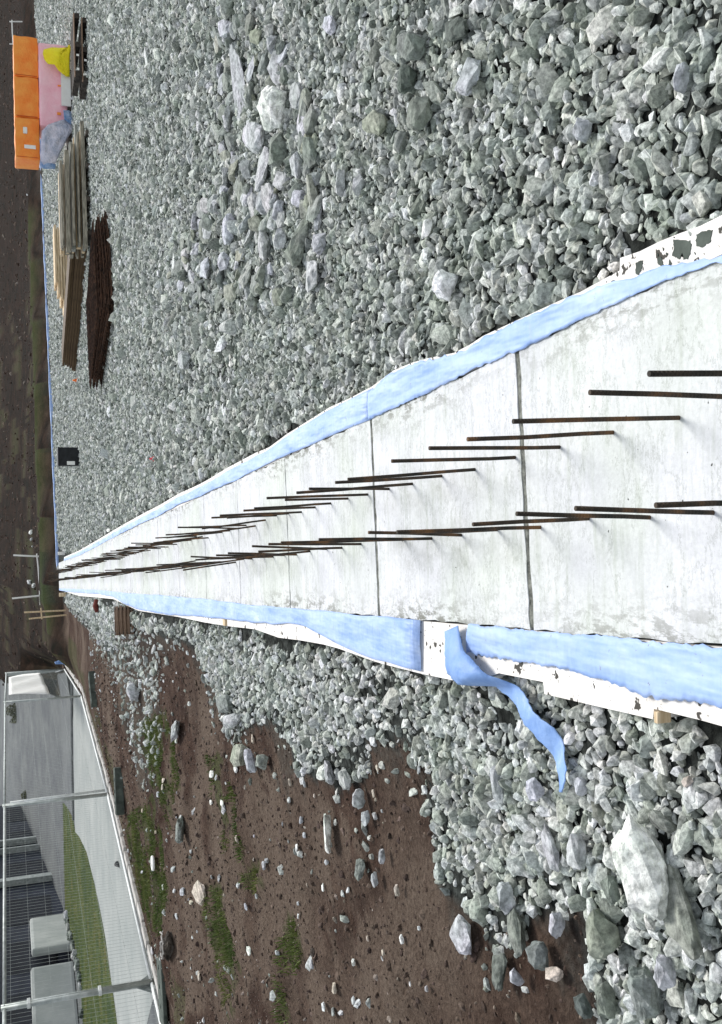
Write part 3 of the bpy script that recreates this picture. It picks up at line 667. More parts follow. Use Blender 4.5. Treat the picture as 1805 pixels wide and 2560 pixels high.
def flapz(x, y, u, v):
    g = gz(x, y) + .058 + .014 * float(fbm(np.array(x * 9.), np.array(y * 9.), 17, 3))
    top = .02 + .05 * math.sin(math.pi * min(1, u / .45)) * (1 - abs(2 * v - 1) ** 2 * .6)
    k = float(smooth(.30, .46, np.array(u)))
    return top * (1 - k) + (g + .015 * math.sin(u * 19 + v * 2)) * k
ribbon('loose_strip', FL_A, FL_B, 'loose blue strip curling off the foam edging onto the stones', M['blue_deep'], n=90, m_=10, z=-.04, zf=flapz, cat='membrane strip')
P = at(1624, 1785, .0)
q = MB(); q.box((0, 0, -.02), (.032, .016, .045), bevel=.003); tag(q.build('wood_block', M['wood_new'], loc=P + Vector((-.004, -.03, 0))), 'small pale wooden block against the outer face of the stepped foam', 'wood block')
P = at(562, 1556, .0)
q = MB(); q.box((0, 0, -.02), (.05, .09, .06), bevel=.003); tag(q.build('wood_block', M['wood_new'], loc=P), 'small yellowish wooden block lying on the earth side foam halfway along', 'wood block')

# the far cross foundation: a low foam upstand with a blue strip on it
q = MB(); _o = FN
c = [FA - _fd * .4 - _o * .10, FB + _fd * 4 - _o * .10, FB + _fd * 4 + _o * .25, FA - _fd * .4 + _o * .25]
q.prism([(p.x, p.y) for p in c], -.4, .045)
fx = q.build('far_foundation', M['concrete']); tag(fx, 'low concrete strip crossing the far end of the plot in front of the earth bank', 'foundation')
q = MB(); n = 60; L = (FB - FA).length + 3.5; prev = None
for i in range(n + 1):
    p = FA - _fd * .3 + _fd * (L * i / n); wv = .012 * math.sin(i * 1.9) + .008 * math.sin(i * .7)
    row = [q.bm.verts.new(p + _o * d + Vector((0, 0, z + wv * .5))) for d, z in ((-.115, -.05), (-.115, .055), (.10, .058))]
    if prev:
        for j in range(2): q.bm.faces.new((prev[j], row[j], row[j + 1], prev[j + 1]))
    prev = row
o = q.build('blue_membrane', M['blue']); so = o.modifiers.new('thickness', 'SOLIDIFY'); so.thickness = .004
tag(o, 'narrow blue strip draped along the far cross foundation below the earth bank', 'membrane')

# ------------------------------------------------------------------ single rocks
def rock_mesh(seed, dims, angular=1.0, rough=.05, pts=26):
    rr = random.Random(seed); bm = bmesh.new()
    for _ in range(pts):
        v = Vector((rr.gauss(0, 1), rr.gauss(0, 1), rr.gauss(0, 1))).normalized()
        v = Vector([math.copysign(abs(c) ** .75, c) for c in v]) * rr.uniform(.80, 1.0) ** angular
        bm.verts.new(v * .5)
    bmesh.ops.convex_hull(bm, input=bm.verts)
    for v in [v for v in bm.verts if not v.link_faces]: bm.verts.remove(v)
    bmesh.ops.triangulate(bm, faces=bm.faces)
    for _ in range(2):
        bmesh.ops.subdivide_edges(bm, edges=bm.edges, cuts=1, use_grid_fill=True)
    from mathutils import noise
    off = Vector((seed * 3.7, seed * 1.3, seed * 9.1))
    bm.normal_update()
    for v in bm.verts:
        n_ = noise.noise(v.co * 4.5 + off) + .5 * noise.noise(v.co * 11 + off)
        v.co += v.normal * n_ * rough
    for v in bm.verts: v.co = Vector((v.co.x * dims[0], v.co.y * dims[1], v.co.z * dims[2]))
    bmesh.ops.recalc_face_normals(bm, faces=bm.faces)
    me = bpy.data.meshes.new('rock'); bm.to_mesh(me); bm.free(); return me
def rock(box, material, label, flat=.5, seed=None, group=None, rough=.05, ang=1.0, tilt=.25, name='rock', sink=.08):
    x0, y0, x1, y1 = box; seed = seed or int(x0 * 7 + y0 * 3)
    P = on(x1 - .1 * (x1 - x0), (y0 + y1) / 2); s = pxm(P); wd = (y1 - y0) / s; ex = (x1 - x0) / s
    dist = math.hypot(P.x, P.y); th = math.atan2(H - P.z, dist)
    hgt = min(wd, ex / math.cos(th)) * flat; dep = min(max((ex - hgt * math.cos(th)) / math.sin(th), .45 * wd), 1.9 * wd + .05)
    me = rock_mesh(seed, (wd * 1.08, dep * 1.08, hgt * 1.35), ang, rough); me.materials.append(material)
    o = bpy.data.objects.new(name, me); rr = random.Random(seed)
    o.location = P + Vector((P.x, P.y, 0)).normalized() * dep * .42 + Vector((0, 0, 0)); o.location.z = gz(o.location.x, o.location.y) + hgt * (.5 - sink) + (.03 if name == 'rock' else .01)
    o.rotation_euler = (rr.gauss(0, tilt * .5), rr.gauss(0, tilt * .5), math.atan2(-P.x, P.y) + rr.gauss(0, .15))
    tag(link(o), label, 'rock', group); return o
G, PL, DK, WH, CR, GN = M['rock'], M['rock_pale'], M['rock_dark'], M['rock_white'], M['rock_cream'], M['rock_green']
ROCKS = [
 ((1565, 2035, 1712, 2285), WH, 'big bright white lump, largest stone by the earth bank near the strip', .6),
 ((1660, 2130, 1770, 2400), G, 'long greenish boulder pressed against the big white lump', .35),
 ((1580, 2405, 1682, 2535), G, 'big angular grey boulder below the greenish boulder', .6),
 ((1475, 2262, 1578, 2388), GN, 'greenish grey boulder standing beside the dark earth gap', .6),
 ((1655, 2375, 1712, 2460), PL, 'rounded pale boulder next to the big angular grey one', .7),
 ((1505, 2449, 1565, 2535), G, 'tall narrow grey stone between two boulders at the earth', .7),
 ((1455, 2475, 1505, 2540), DK, 'dull grey stone alone on the dark earth corner', .6),
 ((1140, 2283, 1204, 2385), PL, 'forked flat slab sticking out of the gravel over the brown earth', .35),
 ((1244, 2370, 1292, 2468), DK, 'dark mossy stone lying in the brown earth', .5),
 ((1287, 2412, 1328, 2457), PL, 'small blocky stone against the dark mossy stone', .7),
 ((1331, 2340, 1394, 2416), G, 'grey stone with a pale top at the edge of the earth gap', .6),
 ((1379, 2410, 1426, 2446), CR, 'small cream stone lying in shade on dark earth', .6),
 ((1257, 2200, 1310, 2277), PL, 'pale blocky stone with a sharp dark shadow', .7),
 ((1427, 2074, 1493, 2168), PL, 'pale slab stone uphill of the big white lump', .5),
 ((1379, 2057, 1415, 2176), PL, 'narrow pale stone beside the pale slab stone', .5),
 ((1518, 2183, 1572, 2255), G, 'lilac grey stone touching the big white lump', .6),
 ((1296, 2268, 1333, 2382), G, 'long leaning grey stone with black shadow beside it', .7),
 ((1387, 2273, 1437, 2337), PL, 'pale wedge stone at the rim of the earth gap', .6),
 ((1331, 1935, 1384, 2002), PL, 'pale pitted stone beside the end of the loose blue strip', .6),
 ((1451, 1937, 1494, 1985), PL, 'whitish stone past the end of the loose blue strip', .7),
 ((1244, 1910, 1281, 2002), PL, 'tall lilac stone on the far side of the loose blue strip', .6),
 ((1725, 1935, 1760, 1962), M['rock_cream'], 'small ochre stone among the grey gravel', .6),
 ((812, 2021, 848, 2127), WH, 'white spike of stone pointing over the brown earth', .5),
 ((890, 1967, 927, 2018), PL, 'square pale stone next to the white spike of stone', .7),
 ((807, 1893, 850, 1960), PL, 'bluish pale stone at the tip of the gravel tongue', .5),
 ((851, 1915, 895, 1972), PL, 'wedge of bluish stone below the bluish pale stone', .5),
 ((580, 1856, 633, 1914), GN, 'greenish boulder at the edge of the dark earth', .6),
 ((624, 1866, 648, 1939), PL, 'narrow upright pale stone beside the greenish boulder', .8),
 ((646, 1883, 682, 1924), G, 'squat olive stone behind the narrow upright pale stone', .7),
 ((562, 1777, 611, 1818), PL, 'pale rounded stone with dark pits near the earth', .7),
 ((535, 1733, 593, 1781), G, 'smooth grey slab where the dark soil hollow begins', .5),
 ((446, 2039, 472, 2110), G, 'pointed grey rock alone on the dry earth', .7),
 ((497, 2197, 522, 2258), CR, 'flat cream stone alone on the dry earth', .5),
 ((323, 1703, 354, 1752), PL, 'smooth egg shaped pale boulder in the far rubble', .8),
 ((431, 1797, 462, 1850), PL, 'pale bluish rock pile beside the grass streak', .6),
 ((896, 2143, 927, 2196), G, 'grey rock in the brown inlet with a dark side', .6),
 ((941, 2175, 962, 2221), PL, 'oval pale stone in the brown inlet', .7),
 ((961, 2118, 979, 2157), PL, 'upright pale stone in the brown inlet', .8),
 ((914, 2022, 939, 2063), PL, 'bluish stone at the mouth of the brown inlet', .6),
 ((998, 2207, 1013, 2238), CR, 'small beige stone low in the brown inlet', .7),
 ((598, 105, 623, 335), PL, 'long flat lilac slab, the longest on the plot', .4),
 ((656, 222, 738, 331), WH, 'big white rock beside the long lilac slab', .7),
 ((615, 306, 683, 387), PL, 'pale rock wedged between the lilac slab and the white rock', .5),
 ((677, 340, 733, 422), G, 'grey rock with a dark cleft below the big white rock', .6),
 ((650, 360, 689, 486), PL, 'long pale stone running down from the white rock', .5),
 ((898, 280, 1000, 344), GN, 'large grey green rock with one pale face', .6),
 ((1002, 89, 1088, 160), G, 'broad brownish grey rock with a ledge', .6),
 ((1007, 167, 1063, 239), DK, 'dark speckled oval rock below the broad ledged rock', .6),
 ((1026, 246, 1109, 338), G, 'triangular grey rock with a dark cleft', .6),
 ((1148, 150, 1232, 245), PL, 'large pale flat faced rock near the plot corner', .4),
 ((562, 538, 600, 615), PL, 'pale round edged stone farther up the rock band', .6),
 ((651, 573, 692, 654), PL, 'cracked pale stone, first of a touching pair', .6),
 ((690, 572, 733, 632), PL, 'cracked pale stone, second of a touching pair', .6),
 ((724, 539, 787, 674), G, 'long grey ridge of rock beside the touching pair', .5),
 ((756, 650, 827, 732), PL, 'flat pale rock at the near end of the rock band', .35),
 ((788, 577, 832, 639), PL, 'white topped stone beside the long grey ridge', .6),
 ((849, 423, 881, 496), PL, 'stone half pale and half dark green', .7),
 ((888, 438, 926, 491), PL, 'pale leaning stone beside the half dark stone', .7),
 ((1071, 546, 1099, 605), WH, 'small white oval stone in dark gravel', .7),
 ((503, 645, 545, 702), PL, 'pale lilac stone near the far rock band', .5),
 ((552, 630, 585, 679), PL, 'rounded pale stone beside the pale lilac stone', .6),
 ((735, 383, 768, 457), PL, 'pale pointed stone at the middle of the rock band', .6),
 ((537, 466, 585, 491), PL, 'flat oblong stone alone before the fine gravel', .6),
 ((814, 47, 862, 92), PL, 'pale cut stone at the plot margin', .5),
 ((1118, 47, 1202, 112), DK, 'dark block of rock at the plot margin', .5),
 ((1098, 673, 1167, 755), WH, 'bright white rock alone between blue membrane and dark gravel', .7),
 ((435, 878, 490, 925), PL, 'flat lilac block with a black shadow on one side', .5),
 ((1703, 165, 1752, 240), PL, 'pale olive rock nearest the camera on the gravel', .6),
 ((1448, 298, 1507, 360), PL, 'light grey rock among the near dark gravel', .6),
 ((998, 330, 1035, 390), G, 'grey stone below the triangular grey rock', .6),
]
for bx, mt_, lb, fl in ROCKS: rock(bx, mt_, lb, fl, rough=.07 if bx[0] > 1500 else .05)
# stones nobody can tell apart
cnt = 0
for k in range(400):
    if cnt >= 70: break
    px, py = random.uniform(330, 1080), random.uniform(1780, 2540); P = on(px, py)
    if poly_inside(np.array([P.x]), np.array([P.y]), GR_LEFT)[0] or poly_inside(np.array([P.x]), np.array([P.y]), YARD)[0]: continue
    if py > 2250 and random.random() < .5: continue
    h_ = random.uniform(5, 13) * (.6 + px / 1600); w_ = h_ * random.uniform(1.1, 2.4)
    rock((px - h_ / 2, py - w_ / 2, px + h_ / 2, py + w_ / 2), random.choice((PL, PL, CR, WH)), 'small pale stone lying loose on the brown earth slope', .6, seed=1000 + k, group='small pale stones loose on the earth slope', name='stone')
    cnt += 1
BAND = [(540, 60), (700, 60), (800, 300), (800, 500), (830, 730), (640, 760), (500, 760), (420, 700), (520, 500), (560, 300)]
cnt = 0; ba = np.array(BAND, float)
for k in range(900):
    if cnt >= 165: break
    px, py = random.uniform(420, 830), random.uniform(50, 760)
    if not poly_inside(np.array([px]), np.array([py]), BAND)[0]: continue
    if any(b[0][0] - 12 < px < b[0][2] + 12 and b[0][1] - 12 < py < b[0][3] + 12 for b in ROCKS): continue
    h_ = random.uniform(.030, .078) * px * .8; w_ = h_ * random.uniform(1.1, 2.3)
    rock((px - h_ / 2, py - w_ / 2, px + h_ / 2, py + w_ / 2), random.choice((PL, PL, G, G, M['rock_mid'], GN)), 'mid sized pale rock in the loose band of larger rocks crossing the gravel', random.uniform(.4, .65), seed=4000 + k, group='rocks in the loose band across the gravel', sink=.22, tilt=.5)
    cnt += 1
for (px, py, s_) in ((33, 1105, 9), (59, 1094, 9), (66, 1106, 6), (60, 1133, 12), (57, 1146, 6), (50, 1383, 11), (62, 1396, 7), (66, 1332, 16), (80, 1330, 14), (74, 1348, 10), (76, 1366, 7), (40, 1372, 7), (106, 988, 10), (66, 1449, 8), (78, 1455, 18), (84, 1464, 16), (76, 1470, 10), (33, 1360, 6), (65, 1480, 7), (50, 930, 5), (100, 490, 6), (101, 735, 7)):
    s_ *= .75; rock((px - s_ / 2, py - s_ / 2, px + s_ / 2, py + s_ / 2), WH if s_ > 8 else PL, 'pale stone lying on the dark far bank', .7, seed=2000 + px * 3 + py, group='pale stones on the far bank', name='stone')

# ------------------------------------------------------------------ materials stored on the plot
def plank(P, L, wd, th, rz, material, label, group, tilt=0, name='plank'):
    q = MB(); q.box((0, 0, 0), (L, wd, th), bevel=.004)
    o = q.build(name, material, loc=P); o.rotation_euler = (random.gauss(0, .02), tilt, rz); tag(o, label, 'plank', group); return o
# weathered lumber pile
P0 = on(226, 470); s = pxm(P0); LL = 330 / s
rz0 = math.atan2(FB.y - FA.y, FB.x - FA.x) * .3
LP = P0 + Vector((0.05, .30, 0))
BZ = gz(LP.x, LP.y) + .05
for i in range(4):
    q = MB(); q.box((0, 0, 0), (.09, 1.1, .09), bevel=.004)
    o = q.build('timber_bearer', M['wood_dark'], loc=(LP.x - LL * .38 + i * LL * .25, LP.y, BZ)); tag(o, 'short dark timber bearer under the weathered lumber pile', 'timber', 'bearers under the lumber pile')
n = 0
for layer in range(5):
    for c in range(5 if layer < 3 else 4):
        th = .055 if (layer + c) % 3 else .09
        P = Vector((LP.x + random.gauss(0, .06) - .11 * layer, LP.y - .42 + c * .22 + layer * .03 + random.gauss(0, .01), BZ + .095 + layer * .105))
        plank(P, LL * random.uniform(.93, 1.03) - .2 * layer, random.uniform(.09, .17), th * random.uniform(.6, 1.05), rz0 + random.gauss(0, .02), (M['wood_old'], M['wood_old'], M['wood_new'], M['wood_grey'])[(n * 7 + layer) % 4], 'weathered plank in the long lumber pile beside the wrapped bales', 'weathered planks in the lumber pile', random.gauss(0, .008)); n += 1
# fresh pale boards, stepping down at one end
P1 = on(192, 690); s = pxm(P1)
FP1 = Vector((P1.x - .35, P1.y + .1, 0)); FZ = gz(FP1.x, FP1.y)
for i in range(2):
    q = MB(); q.box((0, 0, 0), (.1, .9, .1), bevel=.004)
    o = q.build('timber_bearer', M['wood_dark'], loc=(FP1.x - .5 + i * 1.3, FP1.y, FZ + .05)); tag(o, 'short timber bearer under the fresh pale boards', 'timber', 'bearers under the pale boards')
for layer in range(7):
    Lb = 210 / s * (1.3 - layer * .10)
    for c in range(3):
        plank(Vector((FP1.x + .5 - Lb / 2 + 1.0 + random.gauss(0, .04), FP1.y - .26 + c * .27, FZ + .13 + layer * .062)), Lb, .22, .05, rz0 + random.gauss(0, .012), M['wood_new'], 'fresh pale board in the stack that steps down at one end', 'fresh boards in the stepped stack')
# brown sheets lying on the gravel
A_, B_ = on(194, 930), on(222, 620)
d_ = (B_ - A_); Ls = d_.length; ang = math.atan2(d_.y, d_.x)
for i in range(6):
    q = MB(); q.box((0, 0, 0), (Ls * (1 - .015 * i), .55, .05), bevel=.003)
    c_ = (A_ + B_) / 2 + Vector((-math.sin(ang), math.cos(ang), 0)) * .3
    o = q.build('plywood_sheet', M['ply'], loc=(c_.x + random.gauss(0, .03), c_.y + random.gauss(0, .02), gz(c_.x, c_.y) + .06 + i * .056)); o.rotation_euler = (0, 0, ang + random.gauss(0, .015))
    tag(o, 'brown formwork sheet in the low stack beside the dark mesh mats', 'sheet', 'brown formwork sheets in the low stack')
# rusty mesh mats
mp = [on(238, 600), on(282, 590), on(300, 900), on(262, 900)]
mc = sum(mp, Vector()) / 4 + Vector((-.12, 0, 0)); mx = ((mp[1] + mp[0]) / 2 - (mp[2] + mp[3]) / 2); ML = mx.length * .66; MW = 2.7; ma = math.atan2(mx.y, mx.x)
for i in range(7):
    q = MB(); n1, n2 = int(ML / .15), int(MW / .10)
    for k in range(n1 + 1): q.tube([(-ML / 2 + k * ML / n1, -MW / 2, .008), (-ML / 2 + k * ML / n1 + random.gauss(0, .01), MW / 2, .008)], .008, 5)
    for k in range(n2 + 1): q.tube([(-ML / 2 - .06, -MW / 2 + k * MW / n2, -.008), (0, -MW / 2 + k * MW / n2 + random.gauss(0, .012), -.008 + random.gauss(0, .01)), (ML / 2 + .06, -MW / 2 + k * MW / n2, -.008)], .010, 5)
    o = q.build('mesh_mat', M['rust'], loc=(mc.x + random.gauss(0, .07), mc.y + random.gauss(0, .06), gz(mc.x, mc.y) + .05 + i * .036)); o.rotation_euler = (random.gauss(0, .01), random.gauss(0, .008), ma + random.gauss(0, .03))
    tag(o, 'dark rusty steel mesh mat lying in a flat heap on the gravel', 'steel mesh', 'rusty mesh mats in the flat heap')

# wrapped insulation bales
BP = on(183, 262); s = pxm(BP)
BX = lambda py: at_y(120, py, BP.y + .5).x
zz = lambda px, y=BP.y: at_y(px, 262, y).z
def crumple(o, amp, seed, sc=3.0):
    me = o.data; bm = bmesh.new(); bm.from_mesh(me)
    bmesh.ops.subdivide_edges(bm, edges=bm.edges, cuts=5, use_grid_fill=True)
    from mathutils import noise
    bm.normal_update()
    for v in bm.verts: v.co += v.normal * amp * (noise.noise(v.co * sc + Vector((seed, 0, 0))) + .6 * noise.noise(v.co * sc * 2.7 + Vector((0, seed, 0))))
    for f in bm.faces: f.smooth = True
    bm.to_mesh(me); bm.free()
g0 = gz(BP.x, BP.y)
x0, x1 = BX(412), BX(112); seg = (x1 - x0) / 3; zt, zb = zz(36), zz(99)
q = MB(); q.box((0, 0, 0), ((BX(190) - BX(325)) + .6, .9, .12), bevel=.004)
o = q.build('wooden_pallet', M['wood_dark'], loc=((BX(190) + BX(325)) / 2, BP.y + .55, g0 + .06)); tag(o, 'dark pallet under the pink wrapped bale', 'pallet')
# pink bale under the orange ones
pz0 = g0 + .12
q = MB(); q.box((0, 0, 0), (BX(125) - BX(330), .95, zb - pz0), bevel=.05)
o = q.build('wrapped_bale', M['pink'], loc=((BX(125) + BX(330)) / 2, BP.y + .6, (zb + pz0) / 2)); crumple(o, .02, 3); tag(o, 'big pink wrapped bale carrying the orange bales', 'bale')
q = MB(); q.box((0, 0, 0), (.07, .02, .09), bevel=.01); o2 = q.build('orange_patch', M['orange'], o, loc=(-.7, -.50, -.12))
q = MB(); q.box((0, 0, 0), (.04, .02, .12), bevel=.01); q.build('orange_patch', M['orange'], o, loc=(.0, -.50, -.16))
names = ('orange wrapped bale next to the hanging milky film, with a white label', 'orange wrapped bale in the middle of the top row', 'orange wrapped bale above the yellow tarp')
for i in range(3):
    q = MB(); q.box((0, 0, 0), (seg - .015, .85, zt - zb - .01), bevel=.03)
    o = q.build('wrapped_bale', M['orange'], loc=(x0 + seg * (i + .5), BP.y + .6, (zt + zb) / 2 + .004)); crumple(o, .022, 10 + i); tag(o, names[i], 'bale', 'orange bales on the stack')
    q = MB(); q.box((0, 0, 0), (.012, .02, (zt - zb) * .86)); q.build('seam', M['orange_dark'], o, loc=(-seg / 2 + .03, -.432, 0))
    if i == 0:
        q = MB(); q.box((0, 0, 0), (.09, .02, .27), bevel=.002); q.build('paper_label', M['white'], o, loc=(-.22, -.436, -.06))
        q = MB(); q.box((0, 0, 0), (.16, .02, .10), bevel=.02); q.build('paper_label', M['white'], o, loc=(.18, -.436, .05))
# white board leaning under the pink bale and sheet beneath the yellow tarp
q = MB(); q.box((0, 0, 0), (BX(190) - BX(278), .05, zz(156) - zz(180)), bevel=.004)
o = q.build('foam_board', M['white'], loc=((BX(190) + BX(278)) / 2, BP.y + .05, (zz(156) + zz(180)) / 2 + .02)); tag(o, 'white foam board standing against the foot of the pink bale', 'foam board')
q = MB(); q.box((0, 0, 0), (BX(130) - BX(188), .05, .12), bevel=.004)
o = q.build('foam_board', M['white'], loc=((BX(130) + BX(188)) / 2, BP.y + .02, zz(177))); tag(o, 'narrow white board below the edge of the yellow tarp', 'foam board')
def sheet(name, pts, y, material, label, cat, depth=.12, seed=1, thick=.006, amp=.05):
    """a hanging, crumpled sheet with the given outline (picture-side outline set upright at distance y)"""
    W = [at_y(a, b, y) for a, b in pts]; c = sum(W, Vector()) / len(W); bm = bmesh.new(); N = 7
    from mathutils import noise
    rings = []
    for r_ in range(N + 1):
        k = r_ / N; rings.append([bm.verts.new(c + (p - c) * max(k, .02)) for p in W])
    for a_, b_ in zip(rings[:-1], rings[1:]):
        for i in range(len(W)): bm.faces.new((a_[i], a_[(i + 1) % len(W)], b_[(i + 1) % len(W)], b_[i])).smooth = True
    bm.faces.new(rings[0])
    for v in bm.verts:
        k = noise.noise(v.co * 3 + Vector((seed, 0, 0))) + .7 * noise.noise(v.co * 8 + Vector((0, seed, 0)))
        v.co.y += -amp * k - depth * (1 - min(1, (v.co - c).length / (max((p - c).length for p in W))))
        v.co -= c
    bmesh.ops.recalc_face_normals(bm, faces=bm.faces)
    me = bpy.data.meshes.new(name); bm.to_mesh(me); bm.free(); me.materials.append(material)
    o = link(bpy.data.objects.new(name, me)); o.location = c; so = o.modifiers.new('thickness', 'SOLIDIFY'); so.thickness = thick
    if label: tag(o, label, cat)
    return o
Z1 = lambda x, y: (20 + x * .1482, 90 + y * .1482)
sheet('yellow_tarp', [Z1(*p) for p in ((600, 230), (740, 200), (900, 210), (1000, 200), (1045, 130), (1060, 230), (1040, 330), (1035, 500), (1045, 690), (980, 690), (850, 610), (780, 520), (670, 490), (610, 400), (585, 300))], BP.y - .02, M['yellow'], 'bright yellow tarp draped over the corner of the pink bale', 'tarp', .16, 5)
sheet('plastic_film', [(104, 330), (120, 318), (150, 305), (178, 296), (187, 318), (170, 345), (150, 385), (138, 410), (112, 418), (100, 400)], BP.y - .05, M['film'], 'milky plastic film hanging off the end of the bales', 'plastic film', .12, 9, amp=.12)
sheet('plastic_film', [(100, 400), (120, 405), (140, 412), (138, 424), (112, 424), (98, 418)], BP.y - .0, M['film_blue'], 'blue plastic corner below the orange bale end', 'plastic film', .06, 12, amp=.06)
sheet('plastic_film', [(158, 278), (172, 276), (186, 284), (188, 310), (176, 312), (160, 300)], BP.y - .12, M['film_blue'], 'bluish crumpled film on the gravel between white board and lumber', 'plastic film', .10, 15, amp=.08)

# dark pallets near the plot corner
pp = on(222, 125); s = pxm(pp)
for i in range(2):
    e = empty('wooden_pallet', (pp.x + i * .06, pp.y + .45, gz(pp.x, pp.y) + i * .15), .04 * i)
    tag(e, ('lower' if i == 0 else 'upper') + ' dark pallet of the pair lying near the plot corner', 'pallet')
    Lw = 158 / s
    for k in range(7):
        q = MB(); q.box((0, 0, 0), (Lw, .10, .022), bevel=.002); q.build('deck_board', M['wood_dark'] if k else M['wood_red'], e, loc=(random.gauss(0, .01), -.42 + k * .14, .125))
    for k in range(3):
        q = MB(); q.box((0, 0, 0), (.10, .94, .09), bevel=.002); q.build('bearer', M['wood_dark'], e, loc=((k - 1) * Lw * .46, 0, .065))
    for k in range(2):
        q = MB(); q.box((0, 0, 0), (.04, .012, .05)); q.build('tag', M['white'], e, loc=(-Lw * .18 - k * .28, -.48, .07))
# black box
bp = on(200, 1141); s = pxm(bp); bw, bh = 46 / s, 55 / s
q = MB(); q.box((0, 0, bh / 2), (bw, bw * .8, bh), bevel=.04)
q.box((0, 0, bh - .035), (bw * 1.03, bw * .84, .05), bevel=.012)
o = q.build('black_box', M['black'], loc=(bp.x, bp.y + bw * .4, gz(bp.x, bp.y) - .01)); tag(o, 'upright black plastic box with a small white label on the fine gravel', 'box')
q = MB(); q.box((0, 0, 0), (9 / s, .012, 19 / s)); q.build('paper_label', M['white'], o, loc=(-bw * .36, -bw * .41, bh * .42))
# small markers
def marker(px, py, material, label, sz):
    P = on(px, py); q = MB(); q.tube([(0, 0, 0), (0, 0, sz * .5), (0, 0, sz)], [sz * .42, sz * .3, sz * .12], 10); q.box((0, 0, .006), (sz * 1.0, sz * 1.0, .012), bevel=.002)
    tag(q.build('marker_cone', material, loc=P + Vector((0, 0, .02))), label, 'marker')
marker(196, 951, M['orangepaint'], 'tiny orange marker beyond the end of the brown sheets', .12)
marker(389, 1147, M['redpaint'], 'tiny red marker on the gravel near the strip', .055)
q = MB(); P = on(250, 1515); q.tube([(-.12, 0, .05), (0, .02, .09), (.13, .05, .06)], [.05, .06, .045], 8)
tag(q.build('rusty_can', M['rust'] if False else simple('rust_red', (.10, .02, .015), (.22, .06, .045), 8), loc=P), 'dull rust red can lying in the rubble beside the far membrane', 'can')
# slatted crate
P = on(332, 1552); s = pxm(P); e = empty('slatted_crate', (P.x, P.y + .1, gz(P.x, P.y) - .02), .10)
tag(e, 'small slatted wooden crate in the rubble beside the blue membrane', 'crate')
cw, ch = 72 / s, 46 / s
for k in range(5):
    for yy in (-.12, .12):
        q = MB(); q.box((0, 0, 0), (cw, .02, ch / 5 * .62), bevel=.002); q.build('slat', M['wood_red'], e, loc=(random.gauss(0, .008), yy, ch * (k + .5) / 5))
for xx in (-.42, .42):
    q = MB(); q.box((0, 0, 0), (.03, .20, ch), bevel=.002); q.build('post', M['wood_dark'], e, loc=(cw * xx, 0, ch / 2))

# white setting-out frame and stakes on the far bank
SP = on(97, 1440); s = pxm(SP)
e = empty('setting_out_frame', SP); tag(e, 'white setting out frame with two posts on the dark far bank', 'profile frame')
def lpt(px, py, y=None): return at_y(px, py, SP.y if y is None else y) - SP
q = MB(); q.tube([lpt(92, 1384), lpt(96, 1420), lpt(99, 1470), lpt(101, 1512)], .03, 6); q.build('rail', M['white'], e)
q = MB(); q.tube([lpt(97, 1391), lpt(33, 1388)], .035, 6); q.build('post', M['white'], e)
q = MB(); q.tube([lpt(101, 1489), lpt(30, 1496)], .035, 6); q.build('post', M['white'], e)
SP2 = on(166, 1532); e2 = empty('stake_pair', SP2); tag(e2, 'pair of pale wooden stakes with a cross piece at the foot of the bank', 'stakes')
q = MB(); q.tube([at_y(164, 1526, SP2.y) - SP2, at_y(60, 1531, SP2.y) - SP2], .03, 6); q.build('stake', M['wood_new'], e2)
q = MB(); q.tube([at_y(168, 1537, SP2.y) - SP2, at_y(72, 1547, SP2.y) - SP2], .03, 6); q.build('stake', M['wood_new'], e2)
q = MB(); q.tube([at_y(102, 1520, SP2.y) - SP2, at_y(105, 1548, SP2.y) - SP2], .025, 6); q.build('cross_piece', M['wood_new'], e2)
SP3 = on(60, 108); e3 = empty('setting_out_frame', SP3); tag(e3, 'thin white frame behind the orange bales at the plot corner', 'profile frame')
q = MB(); q.tube([at_y(30, 50, SP3.y) - SP3, at_y(31, 80, SP3.y) - SP3, at_y(33, 112, SP3.y) - SP3], .03, 6); q.build('rail', M['white'], e3)
q = MB(); q.tube([at_y(56, 54, SP3.y) - SP3, at_y(24, 54, SP3.y) - SP3], .03, 6); q.build('post', M['white'], e3)
q = MB(); q.tube([at_y(62, 110, SP3.y) - SP3, at_y(24, 110, SP3.y) - SP3], .03, 6); q.build('post', M['white'], e3)
# pale timber end piece at the far corner of the strip
P = at(160, 1478, 0); q = MB(); q.box((0, 0, .1), (.12, .12, .3), bevel=.006); tag(q.build('timber_peg', M['wood_new'], loc=P + Vector((-.12, .1, -.1))), 'pale timber peg at the far corner of the strip foundation', 'peg')
P = at(158, 1395, 0); q = MB(); q.box((0, 0, .1), (.1, .1, .32), bevel=.006); tag(q.build('timber_peg', M['white'], loc=P + Vector((.15, .05, -.1))), 'white peg where the strip meets the far cross foundation', 'peg')
# blue tarp at the fence corner
sheet('blue_tarp', [(160, 1622), (166, 1632), (174, 1634), (177, 1650), (177, 1670), (168, 1668), (158, 1660), (138, 1660), (136, 1655), (150, 1648), (156, 1634)], FP[3].y - .3, M['blue_deep'], 'crumpled blue tarp caught on the far fence corner', 'tarp', .25, 21, amp=.15)

